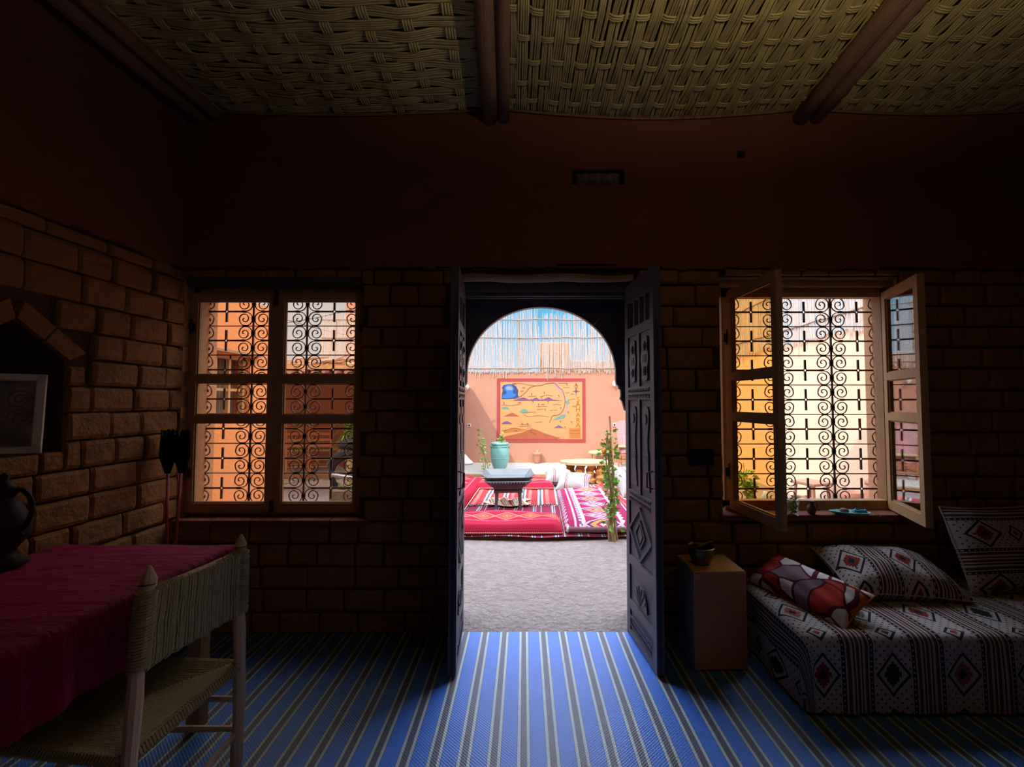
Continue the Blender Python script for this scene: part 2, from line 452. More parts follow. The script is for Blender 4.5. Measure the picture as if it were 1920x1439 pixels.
cm = T('cane_strips', .62, .35)
cx_, cy_, cz_ = cm.coords()
cn = cm.noise(11, 4); cn2 = cm.noise(60, 3)
cm.color(cm.mix(cn2, cm.ramp(cn, [(.3, (.36, .25, .09)), (.7, (.72, .56, .22))]), (.50, .38, .16)))
M['cane'] = cm.m
M['cane_tie'] = plain('cane_tie', (.62, .48, .21), .6, .3, 20)
def mat_canes(name, x0, x1, y0, y1, along, label, sag, sd, cane=.0135, bundle=5, tie=.17, tiew=3, slope=-.07, slope1=None):
    """cane mat woven of bundles that run along the room ('y') or across it ('x')"""
    rd = random.Random(sd); mb = MB()
    slope1 = slope if slope1 is None else slope1
    def P(x, y, dz):
        f = min(1, max(0, (x - x0) / (x1 - x0)))
        sh = (y - 3.0) * (slope * (1 - f) + slope1 * f)
        zz = ZC - .01 - sag * sin(pi * f) * (1 + .15 * sin(y * 3.1 + sd)) + .006 * sin(x * 17 + y * 5)
        return (x + sh, y, zz + dz)
    def strip(pts, rad):
        i0 = len(mb.v)
        for k, (x, y, dz) in enumerate(pts):
            for j in range(4):
                t = pi + pi * j / 3
                a = cos(t) * rad; b = sin(t) * rad
                p = P(x + (a if along_now == 'y' else 0), y + (a if along_now == 'x' else 0), dz + b)
                mb.v.append(Vector(p))
        for k in range(len(pts) - 1):
            for j in range(3):
                q = i0 + k * 4 + j; mb.f.append((q, q + 1, q + 5, q + 4))
    bwid = cane * bundle * 1.05
    L0, L1 = (x0, x1) if along == 'y' else (y0, y1)      # across bundles
    R0, R1 = (y0, y1) if along == 'y' else (x0, x1)      # along bundles
    nb = int((L1 - L0) / bwid); step = (R1 - R0) / max(8, int((R1 - R0) / (tie / 4)))
    ns = int(round((R1 - R0) / step))
    along_now = along
    for b in range(nb + 1):
        for c in range(bundle):
            l = L0 + b * bwid + (c + .5) * cane + rd.uniform(-.001, .001)
            if l > L1: continue
            pts = []; w0 = rd.uniform(0, 6); tl = rd.uniform(-.003, .003); rr = cane * rd.uniform(.42, .54)
            for k in range(ns + 1):
                r = R0 + k * step
                ph = cos(pi * (r - R0) / tie + pi * b)
                dz = .0075 * ph + rd.uniform(-.001, .001)
                lo = l + .003 * sin(r * 3 + w0) + tl * sin(r * 1.7 + b)
                pts.append((lo, r, dz) if along == 'y' else (r, lo, dz))
            strip(pts, rr)
    along_now = 'x' if along == 'y' else 'y'
    n_split, f_split = len(mb.v), len(mb.f)
    nt_ = int((R1 - R0) / tie)
    for q in range(nt_ + 1):
        for c in range(tiew):
            r = R0 + q * tie + (c - (tiew - 1) / 2) * cane * 1.0 + rd.uniform(-.001, .001)
            if r < R0 + .003 or r > R1: continue
            pts = []; k = L0
            while k <= L1:
                bb = (k - L0) / bwid
                ph = -cos(pi * q) * cos(pi * (bb - .5)) * 1.0
                # ties dip below the bundle they hold and hide above the next
                s_ = math.copysign(min(1, abs(sin(pi * bb)) * 1.7), 1)
                sgn = 1 if (int(math.floor(bb)) + q) % 2 == 0 else -1
                dz = -(.0125 if along == 'x' else .0075) * s_ * sgn - (.002 if along == 'x' else 0)
                pts.append((k, r, dz) if along == 'y' else (r, k, dz)); k += bwid / 5
            strip(pts, cane * .44)
    tie_v = MB(); tie_v.v = mb.v[n_split:]; tie_v.f = [tuple(i - n_split for i in f) for f in mb.f[f_split:]]
    mb.v = mb.v[:n_split]; mb.f = mb.f[:f_split]
    o = mb.build(name, 'cane', smooth=True, fix=False)
    part('cane_ties', tie_v, 'cane_tie' if along == 'x' else 'cane', o, smooth=True, fix=False)
    return tag(o, label, 'cane mat', 'woven cane mats of the ceiling')
mat_canes('cane_ceiling_mat', XL + .02, -.33, .3, 2.97, 'x', 'coarse cane mat with crosswise canes between the side wall and the doorway beams', .035, 1, cane=.014, bundle=5, tie=.21, tiew=4, slope=0, slope1=-.07)
mat_canes('cane_ceiling_mat', -.30, 1.83, .3, 2.97, 'y', 'cane mat sagging between the doorway beams and the beams above the open window', .06, 2, slope=-.07, slope1=.06)
mat_canes('cane_ceiling_mat', 1.86, XR - .02, .3, 2.97, 'y', 'cane mat on the far side of the beams above the open window', .035, 3, slope=.06, slope1=.0)
# batten along the top of the wall holding the mats
for (a, b, sg, lb) in ((XL + .03, -.40, .035, 'thin pole under the mat edge above the closed window'), (-.2, 1.75, .06, 'thin sagging pole under the mat edge above the doorway'), (1.93, XR - .02, .03, 'thin pole under the mat edge above the open window')):
    pts = [(a + (b - a) * k / 20, YM - .065, ZC - .03 - sg * sin(pi * k / 20)) for k in range(21)]
    tag(MB().tube(pts, .009, 6).build('edge_pole', 'log', smooth=True), lb, 'pole', 'poles along the mat edges')

# ------------------------------------------------------------------ window grille
def grille(parent, x0, x1, z0, z1, y, nx=3, nz=7):
    mb = MB(); w = (x1 - x0) / nx; h = (z1 - z0) / nz
    R = h / 4 - .002
    def bar(a, b, r=.006): mb.tube([a, b], r, 4)
    for i in range(nx + 1): bar((x0 + i * w, y, z0 - .03), (x0 + i * w, y, z1 + .03), .0075)
    for j in range(nz + 1): bar((x0 - .02, y, z0 + j * h), (x1 + .02, y, z0 + j * h), .0048)
    def scroll(cx, cz, sx, sz, xm):
        pts = [(xm, y, cz - sz * R)]
        seq = 30
        for k in range(seq + 1):
            turn = k / seq * 1.95                       # turns, starting at the bottom
            ang = -pi / 2 - turn * 2 * pi
            if turn <= .5: r = R
            else:
                q = (turn - .5) / 1.45; r = R * (1 - q) ** 1.15 * .93 + R * .07
                if turn < .75: r = R * (1 - (turn - .5) * .9)
                else: r = R * (.775 * (1 - (turn - .75) / 1.2) ** .85 + .06)
            # centre drifts so the inner coil sits a little off the side bar
            ox = R * .12 * min(1, max(0, turn - .5) * 2)
            pts.append((cx + sx * (cos(ang) * r + ox), y, cz + sz * (sin(ang) * r)))
        mb.tube(pts, .0044, 4)
    for i in range(nx):
        for j in range(nz):
            a = x0 + i * w; b = z0 + j * h; mz = b + h / 2
            for sx in (1, -1):
                cx = a + R + .008 if sx == 1 else a + w - R - .008
                for sz in (1, -1):
                    cz = mz + sz * (R + .003)
                    scroll(cx, cz, sx, sz, a + w / 2 - sx * .012)
                    mb.box(cx - .013, cx + .013, y - .008, y + .008, mz + sz * (h / 2) - .007, mz + sz * (h / 2) + .007)
                    sd_ = a if sx == 1 else a + w
                    mb.box(sd_ - .011, sd_ + .011, y - .009, y + .009, cz - .009, cz + .009)
                q = cx + sx * R * .25
                mb.box(q - .012, q + .012, y - .008, y + .008, mz - .008, mz + .008)
            c = a + w / 2
            for sz in (1, -1):
                mb.box(c - .0065, c + .0065, y - .005, y + .005, min(mz + sz * .011, mz + sz * h * .36), max(mz + sz * .011, mz + sz * h * .36))
                for sx in (1, -1): bar((c + sx * .013, y, mz), (c, y, mz + sz * .016), .0042)
    return part('grille', mb, 'iron', parent, fix=False)

def casement(parent, W_, Hh, loc, rz, mat_g, mirror, label):
    """leaf in its own frame: x 0..W_ from the hinge, y thickness, three panes"""
    e = MB(); T_ = .038; st_ = .052
    s = -1 if mirror else 1
    rails = [(0, .064), (Hh * .405, Hh * .405 + .052), (Hh * .588, Hh * .588 + .052), (Hh - .054, Hh)]
    def bx(a, b, c, d, y0=-T_ / 2, y1=T_ / 2): e.box(min(s * a, s * b), max(s * a, s * b), y0, y1, c, d)
    bx(0, st_, 0, Hh); bx(W_ - st_, W_, 0, Hh)
    for (c, d) in rails: bx(st_, W_ - st_, c, d)
    for (c, d) in ((rails[0][1], rails[1][0]), (rails[1][1], rails[2][0]), (rails[2][1], rails[3][0])):   # glazing beads
        for (a, b, g, h) in ((st_, st_ + .008, c, d), (W_ - st_ - .008, W_ - st_, c, d), (st_, W_ - st_, c, c + .008), (st_, W_ - st_, d - .008, d)):
            bx(a, b, g, h, -.008, .008)
    o = part('casement', e, 'wood', parent, fix=False)
    o['label'] = label
    o.location = loc; o.rotation_euler = (0, 0, rz)
    for (c, d) in ((rails[0][1], rails[1][0]), (rails[1][1], rails[2][0]), (rails[2][1], rails[3][0])):
        g = MB().box(min(s * (st_ + .004), s * (W_ - st_ - .004)), max(s * (st_ + .004), s * (W_ - st_ - .004)), -.0015, .0015, c + .004, d - .004)
        part('pane', g, mat_g, o)
    return o
def hinge(parent, x, y, z):
    mb = MB().tube([(x, y, z - .045), (x, y, z + .045)], .009, 8).tube([(x, y, z + .045), (x, y, z + .06)], [.012, .006], 8)
    mb.box(x - .03, x + .03, y - .004, y + .004, z - .03, z + .03)
    part('hinge', mb, 'iron', parent)

# left window: both leaves shut
w1 = tag(empty('window_1', (0, 0, 0)), kind='structure'); w1['label'] = 'closed wooden window with iron grille'
fy = 3.09
fr_ = MB()
for (a, b, c, d) in ((XL - .02, XL + .03, .75, 2.34), (-1.24, -1.205, .75, 2.34), (XL, -1.205, .75, .80), (XL, -1.205, 2.27, 2.34)):
    fr_.box(a, b, fy + .012, fy + .075, c, d)
part('window_frame', fr_, 'wood', w1, fix=False)
part('head_board', MB().box(XL, -1.205, 3.02, YO, 2.335, 2.385), 'dark_wood', w1)
cw = (-1.222 - (XL + .004)) / 2
casement(w1, cw - .002, 1.515, (XL + .004, 3.078, .778), 0, 'glass_amber', False, 'casement against the side wall, shut')
casement(w1, cw - .002, 1.515, (-1.222, 3.078, .778), 0, 'glass_amber', True, 'casement nearer the doorway, shut')
for (x_, zz) in ((XL + .015, 1.05), (XL + .015, 2.05), (-1.215, 1.05), (-1.215, 2.05)): hinge(w1, x_, 3.055, zz)
xm = XL + .004 + cw
part('bolt', MB().box(xm - .012, xm + .012, 3.045, 3.058, 2.20, 2.31).tube([(xm, 3.045, 2.24), (xm, 3.02, 2.24)], .006, 6).box(xm - .012, xm + .012, 3.045, 3.058, .78, .86), 'iron', w1)
grille(w1, -2.505, -1.312, .80, 2.31, 3.25)
# right window: both leaves swung into the room
w2 = tag(empty('window_2', (0, 0, 0)), kind='structure'); w2['label'] = 'open wooden window with iron grille'
fr_ = MB()
for (a, b, c, d) in ((1.29, 1.335, .80, 2.34), (2.415, 2.46, .80, 2.34), (1.29, 2.46, .80, .85), (1.235, 2.46, 2.275, 2.345)):
    fr_.box(a, b, fy + .012, fy + .075, c, d)
part('window_frame', fr_, 'wood', w2, fix=False)
part('window_frame', MB().box(1.29, 2.46, fy + .0, fy + .09, .785, .815), 'woodh', w2)
part('head_board', MB().box(1.235, 2.46, 3.05, YO, 2.34, 2.39), 'wood', w2)
part('lintel', MB().tube([(1.20 + .13 * k, 3.035 + .004 * (k % 2), 2.402 + .004 * (k % 3)) for k in range(11)], .028, 10), 'lintel', w2)
casement(w2, .555, 1.50, (1.335, 3.085, .80), radians(-84.5), 'glass_yellow', False, 'casement swung into the room, nearer the doorway')
casement(w2, .50, 1.50, (2.43, 3.085, .80), radians(72), 'glass_clear', True, 'casement swung into the room, beside the large cushion')
for (x_, zz) in ((1.318, 1.05), (1.318, 1.98), (2.44, 1.05), (2.44, 1.98)): hinge(w2, x_, 3.075, zz)
grille(w2, 1.375, 2.545, .795, 2.305, 3.25)
# sills of brick tiles (part of the windows)
def sill(parent, x0, x1, z, n):
    mb = MB(); r = random.Random(5)
    for k in range(n):
        a = x0 + (x1 - x0) * k / n + .004; b = x0 + (x1 - x0) * (k + 1) / n - .004
        mb.box(a, b, YB - .03, YO - .02, z - .035, z + r.uniform(-.002, .002))
    return part('window_sill', mb, 'plaster', parent, fix=False, bevel=.004)
sill(w1, XL, -1.12, .752, 5)
sill(w2, 1.20, 2.46, .787, 6)

# ------------------------------------------------------------------ doorway
d1 = tag(empty('door_1', (0, 0, 0)), kind='structure'); d1['label'] = 'dark carved double door standing open under an arch'
part('lintel', MB().tube([(-.56 + .12 * k, YB - .01, 2.372 + .006 * sin(k * 1.3)) for k in range(11)], [.027, .03, .026, .029, .027, .03, .028, .03, .025, .022, .024], 10), 'lintel', d1)
part('door_frame', MB().box(-.58, .67, 3.0, YO, 2.29, 2.35).box(-.505, .59, 3.02, 3.05, 2.262, 2.29).box(-.60, -.503, 3.005, 3.03, 0, 2.35).box(.593, .69, 3.005, 3.03, 0, 2.35).box(-.60, -.575, 3.005, YO, 0, 2.35).box(.665, .69, 3.005, YO, 0, 2.35), 'dark_wood', d1, fix=False)
part('door_frame', MB().box(-.505, .59, 3.049, 3.058, 2.252, 2.262), 'lintel', d1)
# arch panel with shoulders
arc = []
C = F(1014, 700, 3.2); cx0, cz0 = C.x, C.z - .0
rx = (F(1154, 700, 3.2).x - F(876, 700, 3.2).x) / 2; rz_ = F(1014, 577, 3.2).z - cz0
cx0 = (F(1154, 700, 3.2).x + F(876, 700, 3.2).x) / 2
N = 40
up = [(cx0 + rx * cos(pi * k / N), cz0 + rz_ * (sin(pi * k / N))) for k in range(N + 1)]   # from right to left
am = MB()
ZT = 2.30
for k in range(N):
    (xa, za), (xb, zb) = up[k], up[k + 1]
    am.prism([(xa, za), (xa, ZT), (xb, ZT), (xb, zb)], lambda x, z: (x, 3.18, z), lambda x, z: (x, 3.23, z))
def shoulder(s, xe, jamb):
    pts = [(xe, cz0)]
    for (dx, dz) in ((.0, -.06), (.006, -.085), (.018, -.09), (.022, -.115), (.034, -.12), (.036, -.16), (.03, -.185), (.045, -.205), (.055, -.24), (.064, -.27)):
        pts.append((xe + s * dx, cz0 + dz))
    pts += [(jamb - s * .006, cz0 - .29), (jamb, cz0 - .30), (jamb, ZT), (xe, ZT)]
    am.prism(pts, lambda x, z: (x, 3.18, z), lambda x, z: (x, 3.23, z))
shoulder(1, up[0][0], .68); shoulder(-1, up[-1][0], -.59)
part('arch_panel', am, 'dark_wood', d1)
part('nail', MB().tube([F(1112, 610, 3.17), F(1124, 597, 3.14)], .002, 5), 'lintel', d1)

def door_leaf(loc, rz, label, flip):
    """x 0..W_ from the hinge, carved face towards -y*flip"""
    W_, Hh, T_ = .495, 2.30, .045
    e = MB(); s = flip
    o = None
    def bx(a, b, c, d, y0, y1): e.box(a, b, min(s * y0, s * y1), max(s * y0, s * y1), c, d)
    def Z(t): return Hh * (1 - t)
    bx(0, W_, 0, Z(.135), .010, .034)                              # back board
    bx(0, .045, 0, Hh, 0, T_); bx(W_ - .055, W_, 0, Hh, 0, T_)
    for (a, b) in ((0, .055), (.13, .155), (.30, .335), (.59, .62), (.775, .80), (.90, .925), (.985, 1.0)):
        bx(.045, W_ - .055, Z(b), Z(a), 0, T_)
    for k in range(5):                                             # open slots at the top
        a = .045 + (W_ - .10) * k / 4; bx(a - .012, a + .012, Z(.13), Z(.055), .008, T_ - .008)
    m = W_ / 2 - .005
    for (a, b) in ((.155, .30), (.335, .59)): bx(m - .017, m + .017, Z(b), Z(a), 0, T_)
    o = part('door_leaf', e, 'dark_wood', d1, fix=False)
    o['label'] = label; o.location = loc; o.rotation_euler = (0, 0, rz)
    r = MB()
    def rx_(poly, y0, y1): r.prism(poly, lambda x, z: (x, s * y0, z), lambda x, z: (x, s * y1, z))
    for c in (.045 + (m - .017 - .045) / 2, (m + .017 + W_ - .055) / 2):
        # upper panels: plaque with rounded, waisted outline and two bosses
        zc, hh, ww = Z(.2275), .135, .062
        out = []
        for k in range(32):
            a = 2 * pi * k / 32; zz = sin(a) * hh
            out.append((c + math.copysign(1, cos(a)) * ww * min(1, abs(cos(a)) ** .35) * (.72 + .28 * cos((zz / hh) * pi) ** 2), zc + zz))
        rx_(out, -.001, .012)
        for dz in (-.075, .075):
            rx_([(c + .022 * cos(k * pi / 5), zc + dz + .028 * sin(k * pi / 5)) for k in range(10)], -.008, .0)
            rx_([(c + .011 * cos(k * pi / 4), zc + dz + .015 * sin(k * pi / 4)) for k in range(8)], -.012, -.006)
        for k in range(5): rx_([(c - .03, zc - .022 + k * .01), (c + .03, zc - .022 + k * .01), (c + .03, zc - .018 + k * .01), (c - .03, zc - .018 + k * .01)], -.006, .0)
        # middle panels: vase outline
        zc, hh = Z(.4625), .25
        prof = [(-1, .055), (-.75, .05), (-.45, .035), (-.2, .044), (0, .030), (.25, .028), (.5, .042), (.75, .055), (.92, .048), (1, .03)]
        poly = [(c + w_, zc + q * hh) for q, w_ in prof] + [(c - w_, zc + q * hh) for q, w_ in reversed(prof)]
        rx_(poly, .002, .014)
        rx_([(c + .026 * cos(k * pi / 5), zc + .175 + .032 * sin(k * pi / 5)) for k in range(10)], -.004, .004)
        for k in range(4): rx_([(c - .04, zc - .08 + k * .013), (c + .04, zc - .08 + k * .013), (c + .04, zc - .075 + k * .013), (c - .04, zc - .075 + k * .013)], -.002, .004)
    # carved diamond frames
    cx, cz = m, Z(.698)
    def ring(a, b, th, y0, y1):
        for (p, q) in (((a, 0), (0, b)), ((0, b), (-a, 0)), ((-a, 0), (0, -b)), ((0, -b), (a, 0))):
            f = 1 - th / a
            r.prism([(cx + p[0], cz + p[1]), (cx + q[0], cz + q[1]), (cx + q[0] * f, cz + q[1] * f), (cx + p[0] * f, cz + p[1] * f)],
                    lambda x, z: (x, s * y0, z), lambda x, z: (x, s * y1, z))
    ring(.20, .17, .024, -.004, .014); ring(.085, .09, .014, -.002, .014)
    rx_([(cx + .04 * cos(k * pi / 2), cz + .055 * sin(k * pi / 2)) for k in range(4)], .0, .014)
    # half-round carving below
    zb = Z(.885)
    rx_([(cx + .11 * cos(pi * k / 14), zb + .13 * sin(pi * k / 14)) for k in range(15)], -.002, .012)
    for k in range(1, 7):
        a = pi * k / 7; r.prism([(cx, zb), (cx + .1 * cos(a - .06), zb + .12 * sin(a - .06)), (cx + .1 * cos(a + .06), zb + .12 * sin(a + .06))],
                                lambda x, z: (x, s * -.007, z), lambda x, z: (x, s * .0, z))
    for tz in (.3175, .605, .955):                                     # notched rails
        for k in range(16):
            a = .055 + (W_ - .12) * k / 16
            rx_([(a, Z(tz) - .03), (a + .018, Z(tz) - .03), (a + .009, Z(tz) - .008)], -.005, .0)
            rx_([(a, Z(tz) + .03), (a + .018, Z(tz) + .03), (a + .009, Z(tz) + .008)], -.005, .0)
    part('carving', r, 'dark_wood', o, fix=False)
    part('hinge', MB().tube([(-.004, s * .02, .25), (-.004, s * .02, .35)], .011, 8).tube([(-.004, s * .02, 1.9), (-.004, s * .02, 2.0)], .011, 8), 'iron', o)
    part('handle', MB().tube([(W_ - .03, s * -.0, 1.02), (W_ - .03, s * -.035, 1.03), (W_ - .03, s * -.035, 1.11), (W_ - .03, s * .0, 1.12)], .005, 6), 'iron', o)
    return o
# the leaf on the right: hinge .598; the carved face looks to the doorway
door_leaf((.592, 3.0, .018), -math.atan2(.495, .062), 'door leaf standing open on the side of the box drum', 1)
door_leaf((-.502, 3.0, .018), -math.atan2(.495, .046), 'door leaf standing open on the side of the shut window', -1)
# light switch box beside the open window
tag(MB().box(F(1290, 843, YB).x, F(1335, 843, YB).x, YB - .03, YB + .004, F(1290, 872, YB).z, F(1290, 843, YB).z).build('switch_box', 'black', bevel=.006),
    'small dark rectangular box fixed to the bricks between door and open window', 'switch box')
# bundle stuffed into the vent above the doorway
vb = MB(); r = random.Random(2)
x0, x1, z0, z1 = VT
def vbf(a, b):
    x = x0 + .03 + (x1 - x0 - .06) * a; z = z0 + .004 + (z1 - z0 - .012) * b
    e = (1 - (2 * b - 1) ** 2) * (1 - (2 * a - 1) ** 8)
    return (x, YM - .012 - .035 * e - .006 * sin(a * 19 + b * 5) * e - .004 * sin(a * 43) * e, z)
tag(vb.grid(vbf, 40, 10).build('plastic_bundle', plain('grey_plastic', (.22, .15, .12), .4, .5, 18), smooth=True), 'crumpled plastic bundle stuffed in the wall vent above the doorway', 'bundle')

# added unseen fill lamp; its opaque bowl throws the light up on the cane ceiling
hl = thing('added_uplight', 'metal bowl lamp added out of view to brighten the cane ceiling', 'lamp', (1.0, .50, 2.60))
M['bowl_metal'] = plain('uplight_metal', (.25, .18, .1), .5, .2, metal=.6)
part('uplight_bowl', MB().lathe([(.03, -.10), (.12, -.09), (.20, -.05), (.25, .085), (.245, .085), (.195, -.045), (.11, -.08), (.0, -.085)], 28), 'bowl_metal', hl, smooth=True)
part('chain', MB().tube([(.245, 0, .085), (0, 0, .5), (0, 0, .95)], .005, 5).tube([(-.12, .21, .085), (0, 0, .5)], .005, 5).tube([(-.12, -.21, .085), (0, 0, .5)], .005, 5), 'iron', hl)
ld = bpy.data.lights.new('added_uplight_source', 'POINT'); lo = bpy.data.objects.new('added_uplight_source', ld); COL.objects.link(lo)
lo.location = (1.0, .50, 2.60); ld.energy = UPLIGHT; ld.color = (1, .86, .52); ld.shadow_soft_size = .05
# ================================================================== COURTYARD
gm = MB()
rg = random.Random(4)
def gz(x, y):
    return .012 * sin(x * 2.3 + y * 1.7) * sin(y * 1.1) * min(1, max(0, (y - 3.4)))
gm.grid(lambda a, b: (-9 + 17 * a, YO + (14 - YO) * b, gz(-9 + 17 * a, YO + (14 - YO) * b)), 120, 80)
gm.box(-9, 8, YO - .02, 14, -.6, -.05)
struct('ground', gm, 'ground', smooth=False, fix=False)
# rough threshold stone under the doorway
YW = 10.58
struct('trim_2', MB().box(-9, 4.19, 8.955, 8.995, -.05, .085), 'brownmat', bevel=.006)
struct('terrace', MB().box(-9, 4.2, 9.0, YW + .3, -.3, .1), 'terrace', bevel=.01)
cw_ = struct('wall_courtyard_far', MB().box(-9, 4.3, YW, YW + .3, -.3, 2.26), 'orange')
XRW = 4.2
cr_ = struct('wall_courtyard_right', MB().box(XRW, XRW + .3, YO, YW + .3, -.3, 2.52), plain('pale_ochre_render', (.80, .54, .34), .95, .1, 1.5, .006, 30))
# left wall of the courtyard, with a window
LX = -3.5; LW = (4.62, 5.36, 1.30, 2.07)
rs = rect_sub([(YO, 5.70, -.3, 2.76)], LW)
cl = MB()
for (a, b, c, d) in rs: cl.box(LX - .35, LX, a, b, c, d)
cl.box(-9, LX - .35, 5.4, 5.70, -.3, 2.76)
cl_ = struct('wall_courtyard_left', cl, plain('deep_ochre_render', (.70, .29, .10), .95, .1, 1.5, .006, 30), fix=False)
part('ledge', MB().box(LX - .02, LX + .05, 4.5, 5.5, 2.09, 2.12), 'lintel', cl_)
wn = tag(empty('window_3', (0, 0, 0)), kind='structure')
wf = MB()
for (a, b) in ((4.62, 4.66), (4.86, 4.89), (5.08, 5.11), (5.32, 5.36)): wf.box(LX - .12, LX - .06, a, b, 1.30, 2.07)
wf.box(LX - .12, LX - .06, 4.62, 5.36, 1.30, 1.34).box(LX - .12, LX - .06, 4.62, 5.36, 2.03, 2.07).box(LX - .11, LX - .07, 4.62, 5.36, 1.66, 1.69)
part('window_frame', wf, 'wood', wn, fix=False)
part('curtain', MB().grid(lambda a, b: (LX - .2 + .015 * sin(b * 60), 4.6 + .78 * b, 1.28 + .82 * a), 4, 60), plain('grey_curtain', (.20, .17, .13), .9, .2), wn)

# reed fences
def reed_fence(A, B, z0, z1, label, sd, step=.0135, gaps=(), tall=(), rails=(), off=Vector((0, -1, 0)), r0=.0075):
    A = Vector(A); B = Vector(B); L = (B - A).length; dr = (B - A) / L; rd = random.Random(sd)
    mb = MB(); n = int(L / step)
    hcur = 0
    for k in range(n):
        p = A + dr * (k * step + rd.uniform(-.006, .006))
        q = (p - A).length
        hcur += rd.uniform(-.02, .02); hcur = max(-.08, min(.08, hcur))
        skip = any(a < q < b for a, b in gaps)
        top = z1 + hcur + rd.uniform(-.10, .05)
        if skip: top = min(top, z1 - .34 + rd.uniform(-.1, .05))
        for a, b, e in tall:
            if a < q < b: top += e + rd.uniform(-.08, .05)
        if rd.random() < .10: continue
        bot = z0 + rd.uniform(-.06, .05) - (rd.random() < .06) * rd.uniform(.05, .22)
        le = rd.uniform(-.035, .035); fo = rd.uniform(-.012, .012)
        pts = []
        for j in range(4):
            t = j / 3
            pt = p + dr * (le * t + rd.uniform(-.004, .004)) + off * (fo + rd.uniform(0, .012)); pt.z = bot + (top - bot) * t
            pts.append(pt)
        mb.tube(pts, [r0 * rd.uniform(.7, 1.3), r0, r0 * .9, r0 * .45], 3, cap=False)
    f = thing('reed_fence', label, 'fence', tuple(A), 0, 'reed fences on the courtyard walls')
    inv = Matrix.Translation(-A)
    mb.v = [inv @ v for v in mb.v]
    part('reed_screen', mb, 'reed', f, fix=False)
    for zr in rails:
        pts = [(dr * (L * j / 24)) + off * .022 + Vector((0, 0, zr - A.z + rd.uniform(-.012, .012))) for j in range(25)]
        part('cane_rail', MB().tube(pts, .011, 6), 'lintel', f)
    k = 0
    while k * 2.2 < L:                                  # posts behind
        p = dr * (k * 2.2 + .3) - off * .04
        part('post', MB().tube([p + Vector((0, 0, z0 - .1 - A.z)), p + Vector((.02, 0, z1 - .15 - A.z))], .024, 8), 'stem', f); k += 1
    return f
fA = -5.2
def q_(px): return F(px, 600, YW).x - fA
zf0 = F(1000, 697, YW).z; zf1 = F(1000, 588, YW).z
reed_fence((fA, YW - .02, 0), (4.25, YW - .02, 0), zf0, zf1, 'tall reed fence on the far courtyard wall behind the painted map', 21,
           gaps=((q_(1006), q_(1014)),), tall=((q_(984), q_(1005)), ) and ((q_(984), q_(1005), .12),), rails=(F(1000, 634, YW).z, F(1000, 691, YW).z, F(1000, 600, YW).z))
reed_fence((XRW - .02, YW - .1, 0), (XRW - .02, YO + .05, 0), 2.50, 4.0, 'tall reed fence seen through the open window above the side wall', 22, off=Vector((-1, 0, 0)), rails=(2.75, 3.4), step=.0115)
# mud building behind the far fence
bb = thing('mud_building', 'brown mud building just behind the reed fence', 'building', (0, 0, 0))
part('tower', MB().box(F(1012, 640, 11.4).x, F(1070, 640, 11.4).x, 11.4, 12.2, 0, F(1040, 642, 11.4).z), 'brownmat', bb, bevel=.04)
part('wing', MB().box(F(1068, 640, 11.4).x, 4.0, 11.4, 12.2, 0, F(1100, 677, 11.4).z), 'brownmat', bb, bevel=.03)

# wall lamps, sockets
def lamp_wall(px, py, label):
    p = F(px, py, YW)
    t_ = thing('wall_lamp', label, 'lamp', (p.x, YW, p.z), 0, 'white wall lamps beside the painted map')
    part('lamp_base', MB().lathe([(.035, 0), (.035, .02), (.02, .03)], 12), 'white', t_).rotation_euler = (pi / 2, 0, 0)
    part('bulb', MB().lathe([(.016, -.06), (.028, -.04), (.045, -.0), (.048, .03), (.035, .06), (.01, .075)], 14, (0, -.08, -.0)), 'white', t_, smooth=True)
lamp_wall(877, 727, 'small white wall lamp on the far wall, on the vase side of the map')
lamp_wall(1151, 721, 'small white wall lamp on the far wall, on the chair side of the map')
for (px, py, lb) in ((880, 798, 'square wall socket on the far wall above the jar'), (1152, 797, 'square wall socket on the far wall beside the draped chair')):
    p = F(px, py, YW)
    s_ = thing('wall_socket', lb, 'socket', (p.x, YW, p.z))
    part('cover_plate', MB().box(-.042, .042, -.018, 0, -.042, .042), 'socket', s_, bevel=.004)
    part('insert', MB().box(-.02, .02, -.022, -.016, -.02, .02), 'black', s_)

# ---- painted map
mp0 = F(932, 710, YW); mp1 = F(1098, 830, YW)
mx0, mx1, mz1, mz0 = mp0.x, mp1.x, mp0.z, mp1.z
MW, MH = mx1 - mx0, mz1 - mz0
mu = thing('painted_map', 'painted desert map with red border and the word SAHARA on the far wall', 'mural', (mx0, YW, mz0))
def mpt(u, v): return ((u - 112) / (1800 - 112) * MW, (1325 - v) / (1325 - 90) * MH)      # from zoom pixels
part('border', MB().box(0, MW, -.012, 0, 0, MH), plain('red_border', (.33, .055, .05), .9, .1), mu)
ft = T('map_field', .9)
xx, yy, zz = ft.coords()
ft.color(ft.mix(ft.noise(3, 4), ft.ramp(zz / MH, [(0, (.52, .17, .07)), (.25, (.54, .21, .06)), (.5, (.55, .24, .075)), (.85, (.52, .25, .11)), (1, (.50, .24, .12))]), (.57, .27, .11)))
a0 = mpt(178, 1262); a1 = mpt(1738, 158)
part('field', MB().box(a0[0], a1[0], -.016, -.010, a0[1], a1[1]), ft.m, mu)
PC = {k: plain('paint_' + k, tuple(q * .58 for q in c), .9, .1) for k, c in dict(purple=(.26, .13, .26), brown=(.30, .12, .07), darkorange=(.55, .15, .06), blue=(.06, .26, .72), pale_blue=(.22, .48, .85), navy=(.07, .09, .25), green=(.22, .42, .30), yellow=(.42, .26, .02), pinkish=(.75, .38, .30), orange=(.68, .24, .06), lilac=(.60, .40, .46)).items()}
